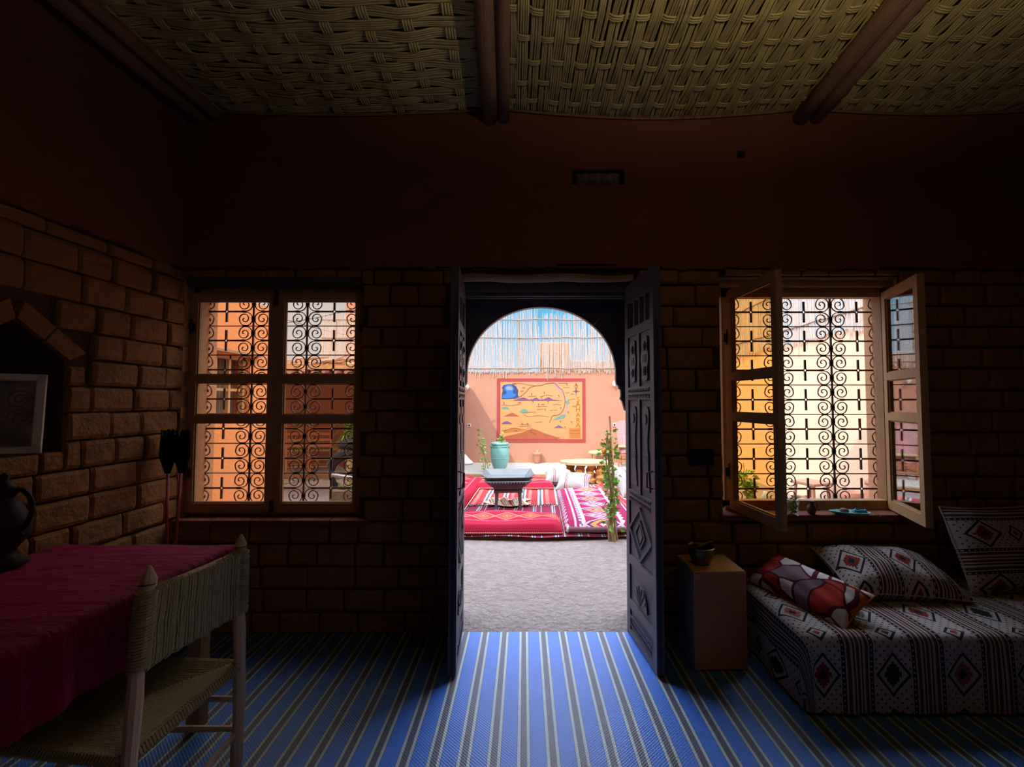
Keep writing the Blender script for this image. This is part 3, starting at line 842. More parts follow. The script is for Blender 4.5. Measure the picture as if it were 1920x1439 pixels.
def poly(name, pts, c, y=-.019):
    pp = [mpt(*p) for p in pts]
    return part(name, MB().prism(pp, lambda x, z: (x, y, z), lambda x, z: (x, -.015, z)), PC[c], mu, fix=True)
def curve_smooth(pts, n=6):
    out = []
    for i in range(len(pts) - 1):
        p0 = pts[max(i - 1, 0)]; p1 = pts[i]; p2 = pts[i + 1]; p3 = pts[min(i + 2, len(pts) - 1)]
        for k in range(n):
            t = k / n
            out.append(tuple(.5 * (2 * p1[j] + (p2[j] - p0[j]) * t + (2 * p0[j] - 5 * p1[j] + 4 * p2[j] - p3[j]) * t * t + (3 * p1[j] - p0[j] - 3 * p2[j] + p3[j]) * t ** 3) for j in range(len(p1))))
    out.append(tuple(pts[-1])); return out
def lines(name, L, c, wd=4.5, y=-.0195):
    for pts in L:
        mb = MB(); sp = curve_smooth(pts) if len(pts) > 2 else pts
        left, right = [], []
        for k, q in enumerate(sp):
            a, b = sp[max(k - 1, 0)], sp[min(k + 1, len(sp) - 1)]
            d = Vector((b[0] - a[0], b[1] - a[1]))
            n_ = Vector((-d.y, d.x)).normalized() * wd if d.length > 1e-6 else Vector((wd, 0))
            left.append(mpt(q[0] + n_.x, q[1] + n_.y)); right.append(mpt(q[0] - n_.x, q[1] - n_.y))
        m = len(sp)
        for yy_ in (y, -.0155):
            for q in left: mb.v.append(Vector((q[0], yy_, q[1])))
            for q in right: mb.v.append(Vector((q[0], yy_, q[1])))
        for k in range(m - 1):
            mb.f += [(k, k + 1, m + k + 1, m + k), (k, 2 * m + k, 2 * m + k + 1, k + 1), (m + k, m + k + 1, 3 * m + k + 1, 3 * m + k)]
        part(name, mb, PC[c], mu, fix=False)
poly('painted_dunes', [(188, 1240), (300, 1200), (450, 1170), (600, 1130), (700, 1085), (800, 1060), (900, 1095), (1000, 1140), (1150, 1190), (1330, 1240), (1260, 1262), (188, 1262)], 'darkorange', -.0168)
poly('painted_dunes', [(200, 1100), (320, 1080), (440, 1045), (560, 1060), (700, 1080), (560, 1120), (400, 1130), (200, 1150)], 'orange', -.0166)
poly('painted_mountains', [(420, 522), (520, 480), (620, 455), (720, 500), (790, 490), (860, 458), (930, 500), (1010, 490), (1100, 450), (1180, 500), (1370, 522)], 'purple')
poly('painted_hill', [(195, 975), (240, 930), (305, 915), (370, 940), (410, 975)], 'purple'); poly('painted_hill', [(1190, 1050), (1290, 990), (1390, 1050)], 'purple')
poly('painted_hill', [(240, 825), (330, 780), (400, 750), (460, 780), (520, 810), (540, 825)], 'darkorange')
poly('painted_scroll', [(1490, 1050), (1590, 1060), (1700, 1045), (1705, 1235), (1600, 1245), (1490, 1235)], 'orange')
# seated blue figure in a corner cloud
poly('painted_cloud', [(200, 490), (205, 400), (225, 320), (205, 270), (240, 220), (330, 200), (420, 205), (480, 250), (520, 320), (510, 400), (530, 450), (440, 480), (330, 490)], 'navy', -.0185)
poly('painted_figure', [(215, 470), (225, 410), (290, 395), (300, 350), (250, 310), (260, 240), (330, 212), (400, 225), (440, 290), (410, 350), (425, 385), (475, 390), (470, 430), (400, 465), (300, 475)], 'blue', -.0195)
poly('painted_figure', [(300, 240), (370, 240), (420, 280), (400, 320), (300, 320), (275, 280)], 'pale_blue', -.0205)
poly('painted_figure', [(310, 262), (385, 262), (385, 292), (310, 292)], 'pinkish', -.0212)
lines('painted_road', [[(430, 490), (560, 440), (660, 360), (740, 270), (860, 235), (960, 225), (1050, 195), (1210, 185), (1290, 260), (1360, 320), (1395, 420), (1410, 540), (1395, 640), (1350, 740), (1270, 800), (1170, 815), (1140, 880), (1110, 950)]], 'brown', 6)
lines('painted_road', [[(400, 190), (560, 190), (720, 215), (860, 235)], [(1280, 185), (1450, 180)], [(1460, 520), (1530, 495), (1610, 490)], [(1370, 265), (1490, 265)]], 'brown', 3.5)
lines('painted_river', [[(1200, 190), (1270, 270), (1370, 400), (1420, 480), (1440, 560), (1440, 680), (1400, 780), (1300, 830), (1180, 890)]], 'lilac', 13, -.0178)
poly('painted_oasis', [(1170, 900), (1260, 840), (1350, 790), (1430, 790), (1400, 860), (1290, 880)], 'green'); poly('painted_oasis', [(1410, 530), (1480, 520), (1500, 570), (1440, 600)], 'green')
poly('painted_oasis', [(530, 740), (600, 690), (660, 680), (720, 740), (600, 755)], 'green'); poly('painted_oasis', [(200, 685), (215, 640), (310, 640), (360, 685)], 'green')
lines('painted_strokes', [[(200, 600), (380, 615), (560, 590)], [(860, 635), (1070, 630)], [(880, 690), (1000, 685)], [(600, 760), (860, 735)], [(620, 790), (720, 830), (900, 810), (1090, 830)],
                          [(1180, 605), (1250, 590), (1330, 605)], [(1120, 710), (1260, 700)], [(700, 440), (860, 435)], [(960, 440), (1060, 415), (1180, 430)], [(850, 940), (980, 930)],
                          [(560, 980), (740, 975)], [(540, 1020), (760, 1005)], [(230, 1100), (430, 1050), (560, 1075)], [(680, 1045), (780, 1055), (760, 1120), (870, 1170)], [(1010, 1150), (1060, 1215)],
                          [(1500, 1100), (1690, 1095)], [(1500, 1155), (1690, 1155)], [(1420, 370), (1500, 365)]], 'brown', 3.5)
# compass rose
lines('compass', [[(1622, 170), (1622, 430)], [(1550, 340), (1700, 340)], [(1622, 190), (1650, 250), (1650, 251)], [(1622, 195), (1592, 250), (1622, 300)], [(1622, 195), (1652, 250), (1622, 300)]], 'brown', 4)
poly('compass', [(1622, 285), (1640, 325), (1680, 340), (1640, 355), (1622, 395), (1604, 355), (1565, 340), (1604, 325)], 'purple')
TT = [(c, i) for i, c in enumerate('TZUUEFETZTUZTEU')]
marks = [(450, 210), (1450, 210), (1550, 400), (1295, 435), (800, 545), (1090, 550), (1335, 670), (1475, 750), (1580, 640), (1330, 930), (1540, 940), (1415, 1040), (1035, 700), (480, 1110), (620, 280), (590, 340), (780, 400), (1020, 370), (960, 460), (250, 570), (540, 570), (910, 600), (990, 600), (600, 970), (700, 970)]
L_ = []
for (a, b) in marks: L_ += [[(a - 24, b - 14), (a, b - 17), (a + 1, b - 16), (a - 2, b + 26)]] if (a + b) % 3 else [[(a - 30, b + 8), (a - 10, b - 16), (a + 4, b), (a + 16, b - 14), (a + 30, b + 8)]]
lines('painted_marks', L_, 'brown', 4)
def text(name, s, size, loc, rot, mat, parent, ext=.002, sx_=1.0, spacing=1.0):
    c = bpy.data.curves.new(name, 'FONT'); c.body = s; c.size = size; c.extrude = ext
    c.align_x = 'CENTER'; c.align_y = 'CENTER'; c.space_line = spacing
    o = bpy.data.objects.new(name + '_tmp', c); COL.objects.link(o)
    bpy.context.view_layer.update()
    me = bpy.data.meshes.new_from_object(o.evaluated_get(bpy.context.evaluated_depsgraph_get())); bpy.data.objects.remove(o)
    me.materials.clear(); me.materials.append(M[mat] if isinstance(mat, str) else mat)
    m_ = bpy.data.objects.new(name, me); COL.objects.link(m_); m_.parent = parent
    m_.location = loc; m_.rotation_euler = rot; m_.scale = (sx_, 1, 1); return m_
for ch, vy in zip('SAHARA', (500, 590, 690, 795, 900, 995)):
    p = mpt(1657, vy); text('lettering', ch, .165, (p[0], -.0185, p[1]), (pi / 2, 0, 0), PC['yellow'], mu)

# ------------------------------------------------------------------ textiles in the courtyard
RED = (.36, .014, .035); DRED = (.24, .01, .03)
def stripe_rug_mat(name, base, period, stops, nz=.25):
    t = T(name, .95, .1); x, y, z = t.coords()
    w_ = t.noise(6, 2) * .06
    c = t.ramp(((x + w_ * .2) / period).fr(), stops, True)
    t.color(t.mix(t.noise(90, 2) * nz, c, (.08, .03, .03))); t.bump(t.noise(200, 2), .003); return t.m
WH, GR, NV = (.50, .45, .42), (.11, .12, .13), (.07, .07, .15)
M['rug_front'] = stripe_rug_mat('kilim_burgundy_stripes', None, .26, [(0, (.26, .025, .055)), (.38, GR), (.44, WH), (.5, NV), (.56, WH), (.6, (.26, .025, .055)), (.72, (.2, .03, .07)), (.84, WH), (.88, GR), (.92, (.26, .025, .055))])
M['rug_back'] = stripe_rug_mat('kilim_red_white_stripes', None, .27, [(0, (.42, .04, .045)), (.35, WH), (.45, GR), (.57, WH), (.66, (.42, .04, .045)), (.80, (.70, .14, .12))])
def mattress_mat(name, axis_long, pitch, mid, half, base, sidec):
    """diamond chain along the top, plain red sides with a light twisted cord"""
    t = T(name, .95, .1); x, y, z = t.coords()
    u, v = (x, y) if axis_long == 'x' else (y, x)
    a = ((u / pitch).fr() - .5).ab() * 2
    b = ((v - mid) / half).ab()
    d = a + b
    c = t.mix(d.lt(1.12), base, (.55, .22, .15))
    c = t.mix(d.lt(.94), c, (.50, .06, .05))
    c = t.mix(d.lt(.55), c, (.52, .17, .06))
    c = t.mix(d.lt(.34), c, (.55, .05, .06))
    c = t.mix(d.lt(.15), c, (.55, .32, .12))
    edge = b.gt(1.25); c = t.mix(edge, c, base)
    e2 = (b - 1.38).ab().lt(.06); c = t.mix(e2 * ((u * 45).fr().lt(.5)), c, (.5, .28, .28))
    e3 = (b - 1.18).ab().lt(.03); c = t.mix(e3, c, (.25, .05, .15))
    t.color(t.mix(t.noise(70, 2) * .3, c, DRED)); t.bump(t.noise(180, 2), .003)
    return t.m
mcord = T('red_side', .95, .1); x, y, z = mcord.coords()
cc = mcord.mix(((x + z) * 42).fr().lt(.45), (.30, .03, .04), (.75, .60, .45)); mcord.color(cc); M['cord'] = mcord.m
def cushion_box(name, label, x0, x1, y0, y1, z0, h, mat, cat='floor cushion', group=None, piping=True, rz=0, sag=.015, bev=.035):
    L, Wd = x1 - x0, y1 - y0
    e = thing(name, label, cat, ((x0 + x1) / 2, (y0 + y1) / 2, z0), rz, group)
    def fn_top(a, b):
        x = (a - .5) * L; y = (b - .5) * Wd
        ea = 1 - abs(2 * a - 1) ** 14; eb = 1 - abs(2 * b - 1) ** 14
        k = max(0, min(1, min(ea, 1) * min(eb, 1)))
        return (x, y, h * (.55 + .45 * k ** .5) + sag * sin(a * 7 + 1) * sin(b * 5))
    mb = MB().grid(fn_top, 40, 30)
    # sides, bulging
    per = [(-.5 + k / 24, -.5) for k in range(24)] + [(.5, -.5 + k / 16) for k in range(16)] + [(.5 - k / 24, .5) for k in range(24)] + [(-.5, .5 - k / 16) for k in range(16)]
    i0 = len(mb.v); lv = 5
    for j in range(lv + 1):
        f = j / lv
        for (a, b) in per:
            top = fn_top(a + .5, b + .5)[2]
            bulge = .016 * sin(pi * f)
            nx = (1 if a > .499 else -1 if a < -.499 else 0); ny = (1 if b > .499 else -1 if b < -.499 else 0)
            mb.v.append(Vector((a * L + nx * bulge, b * Wd + ny * bulge, top * f)))
    n = len(per)
    for j in range(lv):
        for k in range(n): mb.f.append((i0 + j * n + k, i0 + j * n + (k + 1) % n, i0 + (j + 1) * n + (k + 1) % n, i0 + (j + 1) * n + k))
    part('cushion_body', mb, mat, e, smooth=True, fix=False)
    if piping:
        pts = [(a * L * 1.0 + (.014 if a > 0 else -.014) * (abs(a) > .49), b * Wd + (.014 if b > 0 else -.014) * (abs(b) > .49), .022) for (a, b) in per]
        pts.append(pts[0]); part('cord_piping', MB().tube(pts, .008, 6), 'cord', e)
    return e
def rug(name, label, x0, x1, y0, y1, z, mat, rz=0, fr=True, cat='rug', group='striped kilims on the courtyard ground'):
    e = thing(name, label, cat, ((x0 + x1) / 2, (y0 + y1) / 2, z), rz, group)
    L, Wd = x1 - x0, y1 - y0; sd = len(label)
    def fn(a, b): return ((a - .5) * L, (b - .5) * Wd + .02 * sin(a * 9 + sd), .010 + .006 * sin(a * 23 + b * 9 + sd) + .005 * sin(b * 31))
    part('woven_cloth', MB().grid(fn, 60, 40), mat, e, fix=False)
    if fr:
        rd = random.Random(sd)
        for sgn, b in ((-1, 0), (1, 1)):
            mb = MB()
            for k in range(int(L / .03)):
                a = k * .03 / L; p = Vector(fn(a, b)); mb.tube([p, p + Vector((rd.uniform(-.01, .01), sgn * .03, -.004)), p + Vector((rd.uniform(-.02, .02), sgn * .055, -.006))], .003, 3)
            part('fringe', mb, 'white_cloth', e, fix=False)
    return e
# packed earth bed that carries the rugs
zr = .03
struct('trim_1', MB().grid(lambda a, b: (-2.2 + 4.4 * a, 5.0 + 3.95 * b, .03 - .05 * max(0, 1 - b * 30) + .01 * sin(a * 30) * (b < .02)), 60, 40), 'ground', fix=False)
yf = G(950, 1009, zr).y
rug('striped_kilim', 'large burgundy striped kilim lying nearest the doorway under the front red floor cushion', -1.35, 1.5, yf, 6.75, zr + .004, M['rug_front'], fr=False)
rug('striped_kilim', 'red and white striped kilim under the iron brazier', -1.05, .30, 6.42, 7.85, zr + .022, M['rug_back'])
rug('striped_kilim', 'red striped kilim running behind the leafy climber', .95, 2.6, 5.5, 8.1, zr + .016, M['rug_back'], fr=False, rz=.12)
g_red = 'red diamond floor cushions around the brazier'
fr0 = G(1052, 1003, zr + .02)
hm = .115
mm1 = mattress_mat('kilim_diamond_red', 'x', .285, .05, .13, RED, DRED)
cushion_box('floor_cushion', 'long red diamond-patterned floor cushion nearest the doorway', -1.30, fr0.x, fr0.y, 5.68, zr + .02, hm, mm1, group=g_red)
mm2 = mattress_mat('kilim_diamond_red_back', 'x', .42, .0, .20, RED, DRED)
yb0 = G(950, 918, zr + .03).y
cushion_box('floor_cushion', 'red diamond-patterned floor cushion farthest back, behind the brazier', -1.05, G(1036, 918, zr).x, yb0, yb0 + .75, zr + .03, .10, mm2, group=g_red)
mm3 = mattress_mat('kilim_diamond_red_side', 'y', .36, .0, .17, RED, DRED)
cushion_box('floor_cushion', 'red floor cushion running into depth beside the striped kilim, under the left climber', -1.75, -1.02, 5.75, 8.3, zr + .03, .11, mm3, group=g_red)
# patterned mattress by the climber
t = T('kilim_magenta_diamonds', .95, .1); x, y, z = t.coords()
MG = (.27, .018, .065)
a = ((y / .30).fr() - .5).ab() * 2; b = ((x + .0) / .20).ab(); d = a + b
hz = ((y / .30).fl() * .5).fr().gt(.25)
c = t.mix(d.lt(1.1), MG, (.50, .38, .40)); c = t.mix(d.lt(.95), c, (.12, .03, .10)); c = t.mix(d.lt(.75), c, t.mix(hz, (.52, .26, .07), (.48, .36, .40)))
c = t.mix(d.lt(.42), c, (.32, .03, .08)); c = t.mix(d.lt(.2), c, (.5, .42, .38))
teeth = ((y * 9).fr() - .5).ab() * .35
bb_ = (b - 1.15).lt(teeth) * b.gt(1.0); c = t.mix(bb_, c, (.50, .40, .42))
for cx_0, wd, cl_c in ((-.315, .026, (.50, .36, .42)), (-.26, .03, (.12, .06, .18)), (-.205, .018, (.50, .36, .42)), (.36, .02, (.5, .42, .42)), (.40, .014, (.2, .1, .3))):
    c = t.mix((x - cx_0).ab().lt(wd * .5), c, cl_c)
dots = (x + .26).ab().lt(.012) * ((y * 11).fr().lt(.45)); c = t.mix(dots, c, (.6, .5, .7))
zig = (x + .40 + ((y * 7).fr() - .5).ab() * .07).ab().lt(.014); c = t.mix(zig, c, (.45, .32, .38))
t.color(t.mix(t.noise(80, 2) * .25, c, (.2, .02, .06))); t.bump(t.noise(180, 2), .003)
p0 = G(1062, 1000, zr + .02)
cushion_box('floor_cushion', 'magenta floor cushion with a chain of diamonds, beside the leafy climber', p0.x, 1.16, p0.y, 7.25, zr + .024, .12, t.m, group=g_red, rz=0)
tb = thing('folded_rug_end', 'rolled dark rug end in front of the magenta floor cushion', 'rug', (p0.x + .02, p0.y - .05, zr + .025))
part('roll', MB().tube([(.0, 0, .05), (.25, -.01, .05), (.5, 0, .048), (.80, .01, .05)], .03, 10), plain('rug_roll', (.20, .10, .12), .95, .6, 40), tb)
part('roll_edge', MB().tube([(-.02, .0, .05), (.0, 0, .05)], .034, 10), 'white_cloth', tb)

# brazier on its stand
bz = G(952, 953, zr + .03)
br = thing('brazier', 'grey iron fire bowl with a wide tray on a four-legged stand', 'brazier', (bz.x, bz.y + .10, zr + .035), radians(4))
M['old_iron'] = plain('ash_iron', (.14, .14, .14), .6, .35, 12, .004, 30, metal=.3)
M['tin'] = plain('zinc_sheet', (.165, .175, .175), .5, .3, 9, metal=.5)
st = MB()
for k in range(4):
    a = pi / 4 + k * pi / 2
    c_, s_ = cos(a), sin(a)
    lg = MB().tube([(c_ * .235, s_ * .20, 0), (c_ * .225, s_ * .19, .235)], [.026, .036], 4)
    part('leg', lg, 'old_iron', br)
part('stand_top', MB().box(-.20, .20, -.17, .17, .215, .25), 'old_iron', br, bevel=.004)
def ringp(w_, d_, ch, z): return [(-w_ + ch, -d_, z), (w_ - ch, -d_, z), (w_, -d_ + ch, z), (w_, d_ - ch, z), (w_ - ch, d_, z), (-w_ + ch, d_, z), (-w_, d_ - ch, z), (-w_, -d_ + ch, z)]
bw_ = MB()
rings = [ringp(.17, .15, .05, .25), ringp(.24, .21, .06, .30), ringp(.31, .27, .07, .37), ringp(.33, .29, .06, .385), ringp(.30, .26, .06, .39), ringp(.20, .18, .05, .33), ringp(.10, .1, .03, .32)]
i0 = len(bw_.v)
for r_ in rings: bw_.v += [Vector(p) for p in r_]
for k in range(len(rings) - 1):
    for j in range(8): bw_.f.append((i0 + k * 8 + j, i0 + k * 8 + (j + 1) % 8, i0 + (k + 1) * 8 + (j + 1) % 8, i0 + (k + 1) * 8 + j))
bw_.f.append(tuple(i0 + j for j in range(8))); bw_.f.append(tuple(i0 + 48 + j for j in range(8)))
for k in range(13):
    x_ = -.24 + .04 * k; bw_.tube([(x_, -.292 + .0, .375), (x_ * .8, -.222, .305)], .007, 5)
part('bowl', bw_, 'old_iron', br)
tray = MB()
z1_, z0_ = .50, .385
pin = [(-.22, -.19), (.22, -.19), (.25, .26), (-.25, .26)]; pout = [(-.36, -.24), (.36, -.24), (.34, .34), (-.34, .34)]
for k in range(4):
    a_, b_ = pin[k], pin[(k + 1) % 4]; c2, d2 = pout[(k + 1) % 4], pout[k]
    hgt = .40 if k == 0 else .475
    h2 = (.415 if k == 0 else .47)
    for dz in (0, .006): tray.quad((a_[0], a_[1], z0_ + dz), (b_[0], b_[1], z0_ + dz), (c2[0], c2[1], .47 + dz if k else .43 + dz), (d2[0], d2[1], .47 + dz if k else .43 + dz))
tray.quad(*[(p[0], p[1], z0_ + .004) for p in pin])
part('tray', tray, 'tin', br, fix=False)
# crumpled cloth below
ck = MB()
cmx = G(948, 950, zr + .03)
def ckf(a, b):
    x = (a - .5) * .62; y = (b - .5) * .42; e = (1 - abs(2 * a - 1) ** 3) * (1 - abs(2 * b - 1) ** 3)
    return (x + .04 * sin(b * 9), y + .05 * sin(a * 8), .008 + e * (.03 + .025 * sin(a * 21 + b * 7) + .02 * sin(b * 19 - a * 6)))
t = T('striped_cotton', .95, .1); x, y, z = t.coords()
t.color(t.ramp(((x + y * .6) / .10).fr(), [(0, (.75, .66, .5)), (.5, (.62, .08, .08)), (.72, (.8, .7, .55)), (.84, (.3, .3, .15))], True))
o = tag(ck.grid(ckf, 40, 30).build('crumpled_cloth', t.m, loc=(cmx.x, cmx.y + .2, zr + .036), smooth=True, fix=False), 'small crumpled striped cloth under the brazier stand', 'cloth')

# white striped cushions
def pillow(name, L, Wd, Th, mat, mtx, label=None, cat=None, group=None, pinch=.10, seam=True, parent=None, wr=.006, sd=1, nn=(44, 30), swap=False):
    mb = MB(); nu, nv = nn; uv = []
    def fn(a, b, sg):
        x = 2 * a - 1; y = 2 * b - 1
        ex = 1 - abs(x) ** 2.6; ey = 1 - abs(y) ** 2.6
        h = Th * .5 * (max(0, ex) * max(0, ey)) ** .55
        # edges drawn in between the corners
        px = x * (1 - pinch * (1 - y * y)); py = y * (1 - pinch * (1 - x * x) * (L / Wd) ** .3)
        h += wr * sin(x * 6 + sd + y * 3) * sin(y * 7 + sd) * min(1, ex * ey * 3)
        return Vector((px * L / 2, py * Wd / 2, sg * h))
    for sg in (1, -1):
        i0 = len(mb.v)
        for i in range(nu + 1):
            for j in range(nv + 1):
                mb.v.append(mtx @ fn(i / nu, j / nv, sg)); uv.append(((j / nv) * Wd + .05, (i / nu) * L + .05) if swap else ((i / nu) * L, (j / nv) * Wd))
        for i in range(nu):
            for j in range(nv):
                k = i0 + i * (nv + 1) + j
                mb.f.append((k, k + nv + 1, k + nv + 2, k + 1) if sg == 1 else (k, k + 1, k + nv + 2, k + nv + 1))
    mb.uv = uv
    c0 = mtx.to_translation()
    rr = thing(name, label, cat, tuple(c0), 0, group)
    inv = Matrix.Translation(-c0); mb.v = [inv @ v for v in mb.v]
    part('cover', mb, mat, rr, smooth=True, fix=False)
    if seam:
        P_ = [fn(k / 30, 0, 0) for k in range(31)] + [fn(1, k / 20, 0) for k in range(1, 21)] + [fn(1 - k / 30, 1, 0) for k in range(1, 31)] + [fn(0, 1 - k / 20, 0) for k in range(1, 21)]
        part('seam', MB().tube([inv @ (mtx @ Vector((p.x, p.y, 0))) for p in P_], .004, 5), mat, rr, smooth=True)
    return rr
t = T('white_striped_wool', .95, .1); x, y, z = t.coords('UV')
c = t.ramp((x / .34).fr(), [(0, (.33, .31, .31)), (.42, (.12, .07, .07)), (.46, (.33, .31, .31)), (.50, (.45, .10, .10)), (.54, (.33, .31, .31)), (.7, (.33, .31, .30))], True)
t.color(c); t.bump(t.noise(60, 3), .004); M['white_stripe'] = t.m
gw = 'white striped cushions round the stump table'
pw = G(1072, 925, zr)
pillow('striped_cushion', .56, .42, .24, M['white_stripe'], Matrix.Translation((pw.x + .04, pw.y + .10, zr + .17)) @ Matrix.Rotation(radians(-12), 4, 'Z') @ Matrix.Rotation(radians(28), 4, 'X'), 'white striped cushion leaning behind the magenta floor cushion', 'cushion', gw)
pw2 = G(1182, 930, zr)
pillow('striped_cushion', .55, .55, .36, M['white_stripe'], Matrix.Translation((pw2.x, pw2.y + .05, zr + .22)) @ Matrix.Rotation(radians(25), 4, 'Z') @ Matrix.Rotation(radians(45), 4, 'X'), 'white striped cushion half hidden behind the open door leaf', 'cushion', gw)
pillow('striped_cushion', .5, .45, .28, M['white_stripe'], Matrix.Translation((.36, 7.98, zr + .17)) @ Matrix.Rotation(radians(14), 4, 'X'), 'small white cushion at the back beside the farthest red floor cushion', 'cushion', gw)

# stump table: slab on short trunks
tp = G(1112, 897, .38)
sp = thing('stump_table', 'low table with a pale slab top on orange-brown trunk pieces', 'table', (tp.x + .08, 8.45, zr))
rd = random.Random(6)
outl = [(.50 * cos(k * pi / 12) * rd.uniform(.9, 1.08), .34 * sin(k * pi / 12) * rd.uniform(.9, 1.08)) for k in range(24)]
part('slab_top', MB().prism(outl, lambda x, y: (x, y, .345), lambda x, y: (x, y, .39)), plain('pale_slab', (.40, .31, .16), .8, .2, 4), sp)
for (lx, ly) in ((.05, -.18), (.22, -.20), (.36, -.08), (-.12, -.16), (-.30, .05), (.1, .15)):
    h_ = .345; ns = 7
    pts = [(lx + rd.uniform(-.02, .02), ly + rd.uniform(-.02, .02), h_ * k / ns) for k in range(ns + 1)]
    part('trunk', MB().tube(pts, [rd.uniform(.055, .10) for _ in pts], 9), plain('rust_bark', (.50, .22, .07), .9, .6, 20), sp)

# teal jar
vj = G(936, 884, .1)
jr = thing('glazed_jar', 'tall pale turquoise glazed jar standing on the stone terrace', 'jar', (vj.x, vj.y + .14, .1))
prof = [(.085, 0), (.10, .01), (.15, .08), (.185, .20), (.20, .34), (.195, .44), (.18, .50), (.168, .53), (.185, .545), (.19, .57), (.175, .585), (.155, .58), (.15, .52)]
part('jar_body', MB().lathe(prof, 32), 'teal', jr, smooth=True)
part('shoulder_ring', MB().tube([(.192 * cos(k * pi / 16), .192 * sin(k * pi / 16), .26 + .0 * k) for k in range(33)], .005, 6), 'teal', jr)
part('neck_ring', MB().tube([(.186 * cos(k * pi / 16), .186 * sin(k * pi / 16), .50) for k in range(33)], .009, 6), 'teal', jr)
for s in (1, -1):
    part('handle', MB().tube([(s * .165, 0, .55), (s * .205, 0, .545), (s * .215, 0, .50), (s * .185, 0, .47)], .010, 8), 'teal', jr, smooth=True)
def leafy(stems, leafn, ls, rd, base=Vector((0, 0, 0)), spread=.05):
    mb = MB()
    for st_ in stems:
        for k in range(leafn):
            t_ = rd.random() ** .8; q = t_ * (len(st_) - 1); i = min(int(q), len(st_) - 2)
            p = Vector(st_[i]).lerp(Vector(st_[i + 1]), q - i)
            d = Vector((rd.uniform(-1, 1), rd.uniform(-1, 1), rd.uniform(-.5, .8))).normalized()
            p = p + d * rd.uniform(0, spread); L = ls * rd.uniform(.6, 1.2)
            sd_ = d.cross(Vector((rd.uniform(-1, 1), rd.uniform(-1, 1), rd.uniform(-1, 1)))).normalized() * L * .36
            n_ = d.cross(sd_).normalized() * L * .14
            m1 = p + d * L * .45; tip = p + d * L - n_ * .8
            mb.tri(p, m1 + sd_ + n_, m1); mb.tri(p, m1, m1 - sd_ + n_); mb.tri(m1, m1 + sd_ + n_, tip); mb.tri(m1, tip, m1 - sd_ + n_)
    return mb
pj = thing('potted_plant', 'small green sprig growing from the turquoise jar', 'plant', (jr.location.x + .03, jr.location.y, .66))
stm = [[(0, 0, -.1), (.01, .0, .05), (.02, 0, .16), (-.01, .01, .27)], [(0, 0, -.1), (.03, .01, .05), (.05, .0, .13)], [(0, 0, -.1), (-.03, 0, .04), (-.035, 0, .15)]]
mb = MB()
for q in stm: mb.tube(q, .004, 5)
part('stem', mb, 'stem', pj); part('leaves', leafy(stm, 16, .06, random.Random(2), spread=.02), 'leaf', pj, fix=False)
# small terracotta pot with cactus
pp = G(1007, 868, .1)
tpot = thing('terracotta_pot', 'small terracotta pot on the terrace below the painted map', 'pot', (pp.x, pp.y - .12, .1))
part('pot_body', MB().lathe([(.06, 0), (.075, .02), (.085, .14), (.095, .2), (.11, .215), (.11, .25), (.09, .25), (.08, .16)], 20), 'terracotta', tpot, smooth=True)
cs = thing('potted_cactus', 'thin pale cactus standing in the small terracotta pot', 'cactus', (pp.x, pp.y - .12, .26))
part('stalk', MB().tube([(0, 0, -.08), (.004, 0, .05), (0, 0, .13), (.006, 0, .16)], [.022, .024, .02, .008], 8), plain('cactus', (.45, .38, .22), .8, .3), cs)
# wicker stool
wp = G(1117, 869, .1)
ws = thing('wicker_stool', 'small yellow wicker stool on the terrace behind the leafy climber', 'stool', (wp.x + .03, wp.y - .25, .1))
part('seat', MB().lathe([(.20, .25), (.225, .27), (.225, .30), (.20, .31)], 20), plain('wicker', (.66, .50, .22), .8, .4, 40), ws)
for k in range(4):
    a = pi / 4 + k * pi / 2; part('leg', MB().tube([(.15 * cos(a), .15 * sin(a), 0), (.18 * cos(a), .18 * sin(a), .26)], .017, 6), 'wood', ws)
part('ring', MB().tube([(.16 * cos(k * pi / 10), .16 * sin(k * pi / 10), .10) for k in range(21)], .010, 6), 'wood', ws)
# ladder-back wooden chair with a draped cloth
def ladder_chair(loc, rz, label, mat='wood', group=None):
    e = thing('ladder_back_chair', label, 'chair', loc, rz, group)
    for s in (-1, 1):
        part('leg', MB().tube([(s * .20, .20, 0), (s * .205, .22, .45), (s * .205, .27, .98)], .019, 8), mat, e)
        part('leg', MB().tube([(s * .20, -.20, 0), (s * .20, -.20, .46)], .019, 8), mat, e)
    for z_ in (.55, .67, .79, .91):
        part('back_slat', MB().box(-.20, .20, .225 + (z_ - .5) * .09, .24 + (z_ - .5) * .09, z_ - .025, z_ + .025), mat, e)
    mb = MB()
    for z_ in (.12, .26):
        mb.tube([(-.2, -.2, z_), (.2, -.2, z_)], .012, 6).tube([(-.2, .21, z_), (.2, .21, z_)], .012, 6)
        for s in (-1, 1): mb.tube([(s * .2, -.2, z_ + .03), (s * .2, .21, z_ + .03)], .012, 6)
    part('stretchers', mb, mat, e)
    part('seat', MB().box(-.22, .22, -.22, .22, .43, .47), plain('rush_seat', (.45, .36, .18), .9, .4, 60), e, bevel=.012)
    return e
M['rust_wood'] = plain('rust_wood', (.42, .16, .08), .7, .3, 6)
cp = G(1166, 872, .1)
ladder_chair((cp.x + .12, cp.y - .20, .1), radians(-18), 'dark red wooden chair on the terrace under the draped shawl', 'rust_wood')
sh = MB().grid(lambda a, b: (-.27 + .30 * a + .05 * b, .0 - .10 * b + .03 * sin(a * 9) * b, .98 - .72 * b + .05 * sin(a * pi)), 12, 16)
so = sh.build('draped_shawl', plain('dusty_pink_cloth', (.50, .26, .25), .95, .3, 12), smooth=True, fix=False)
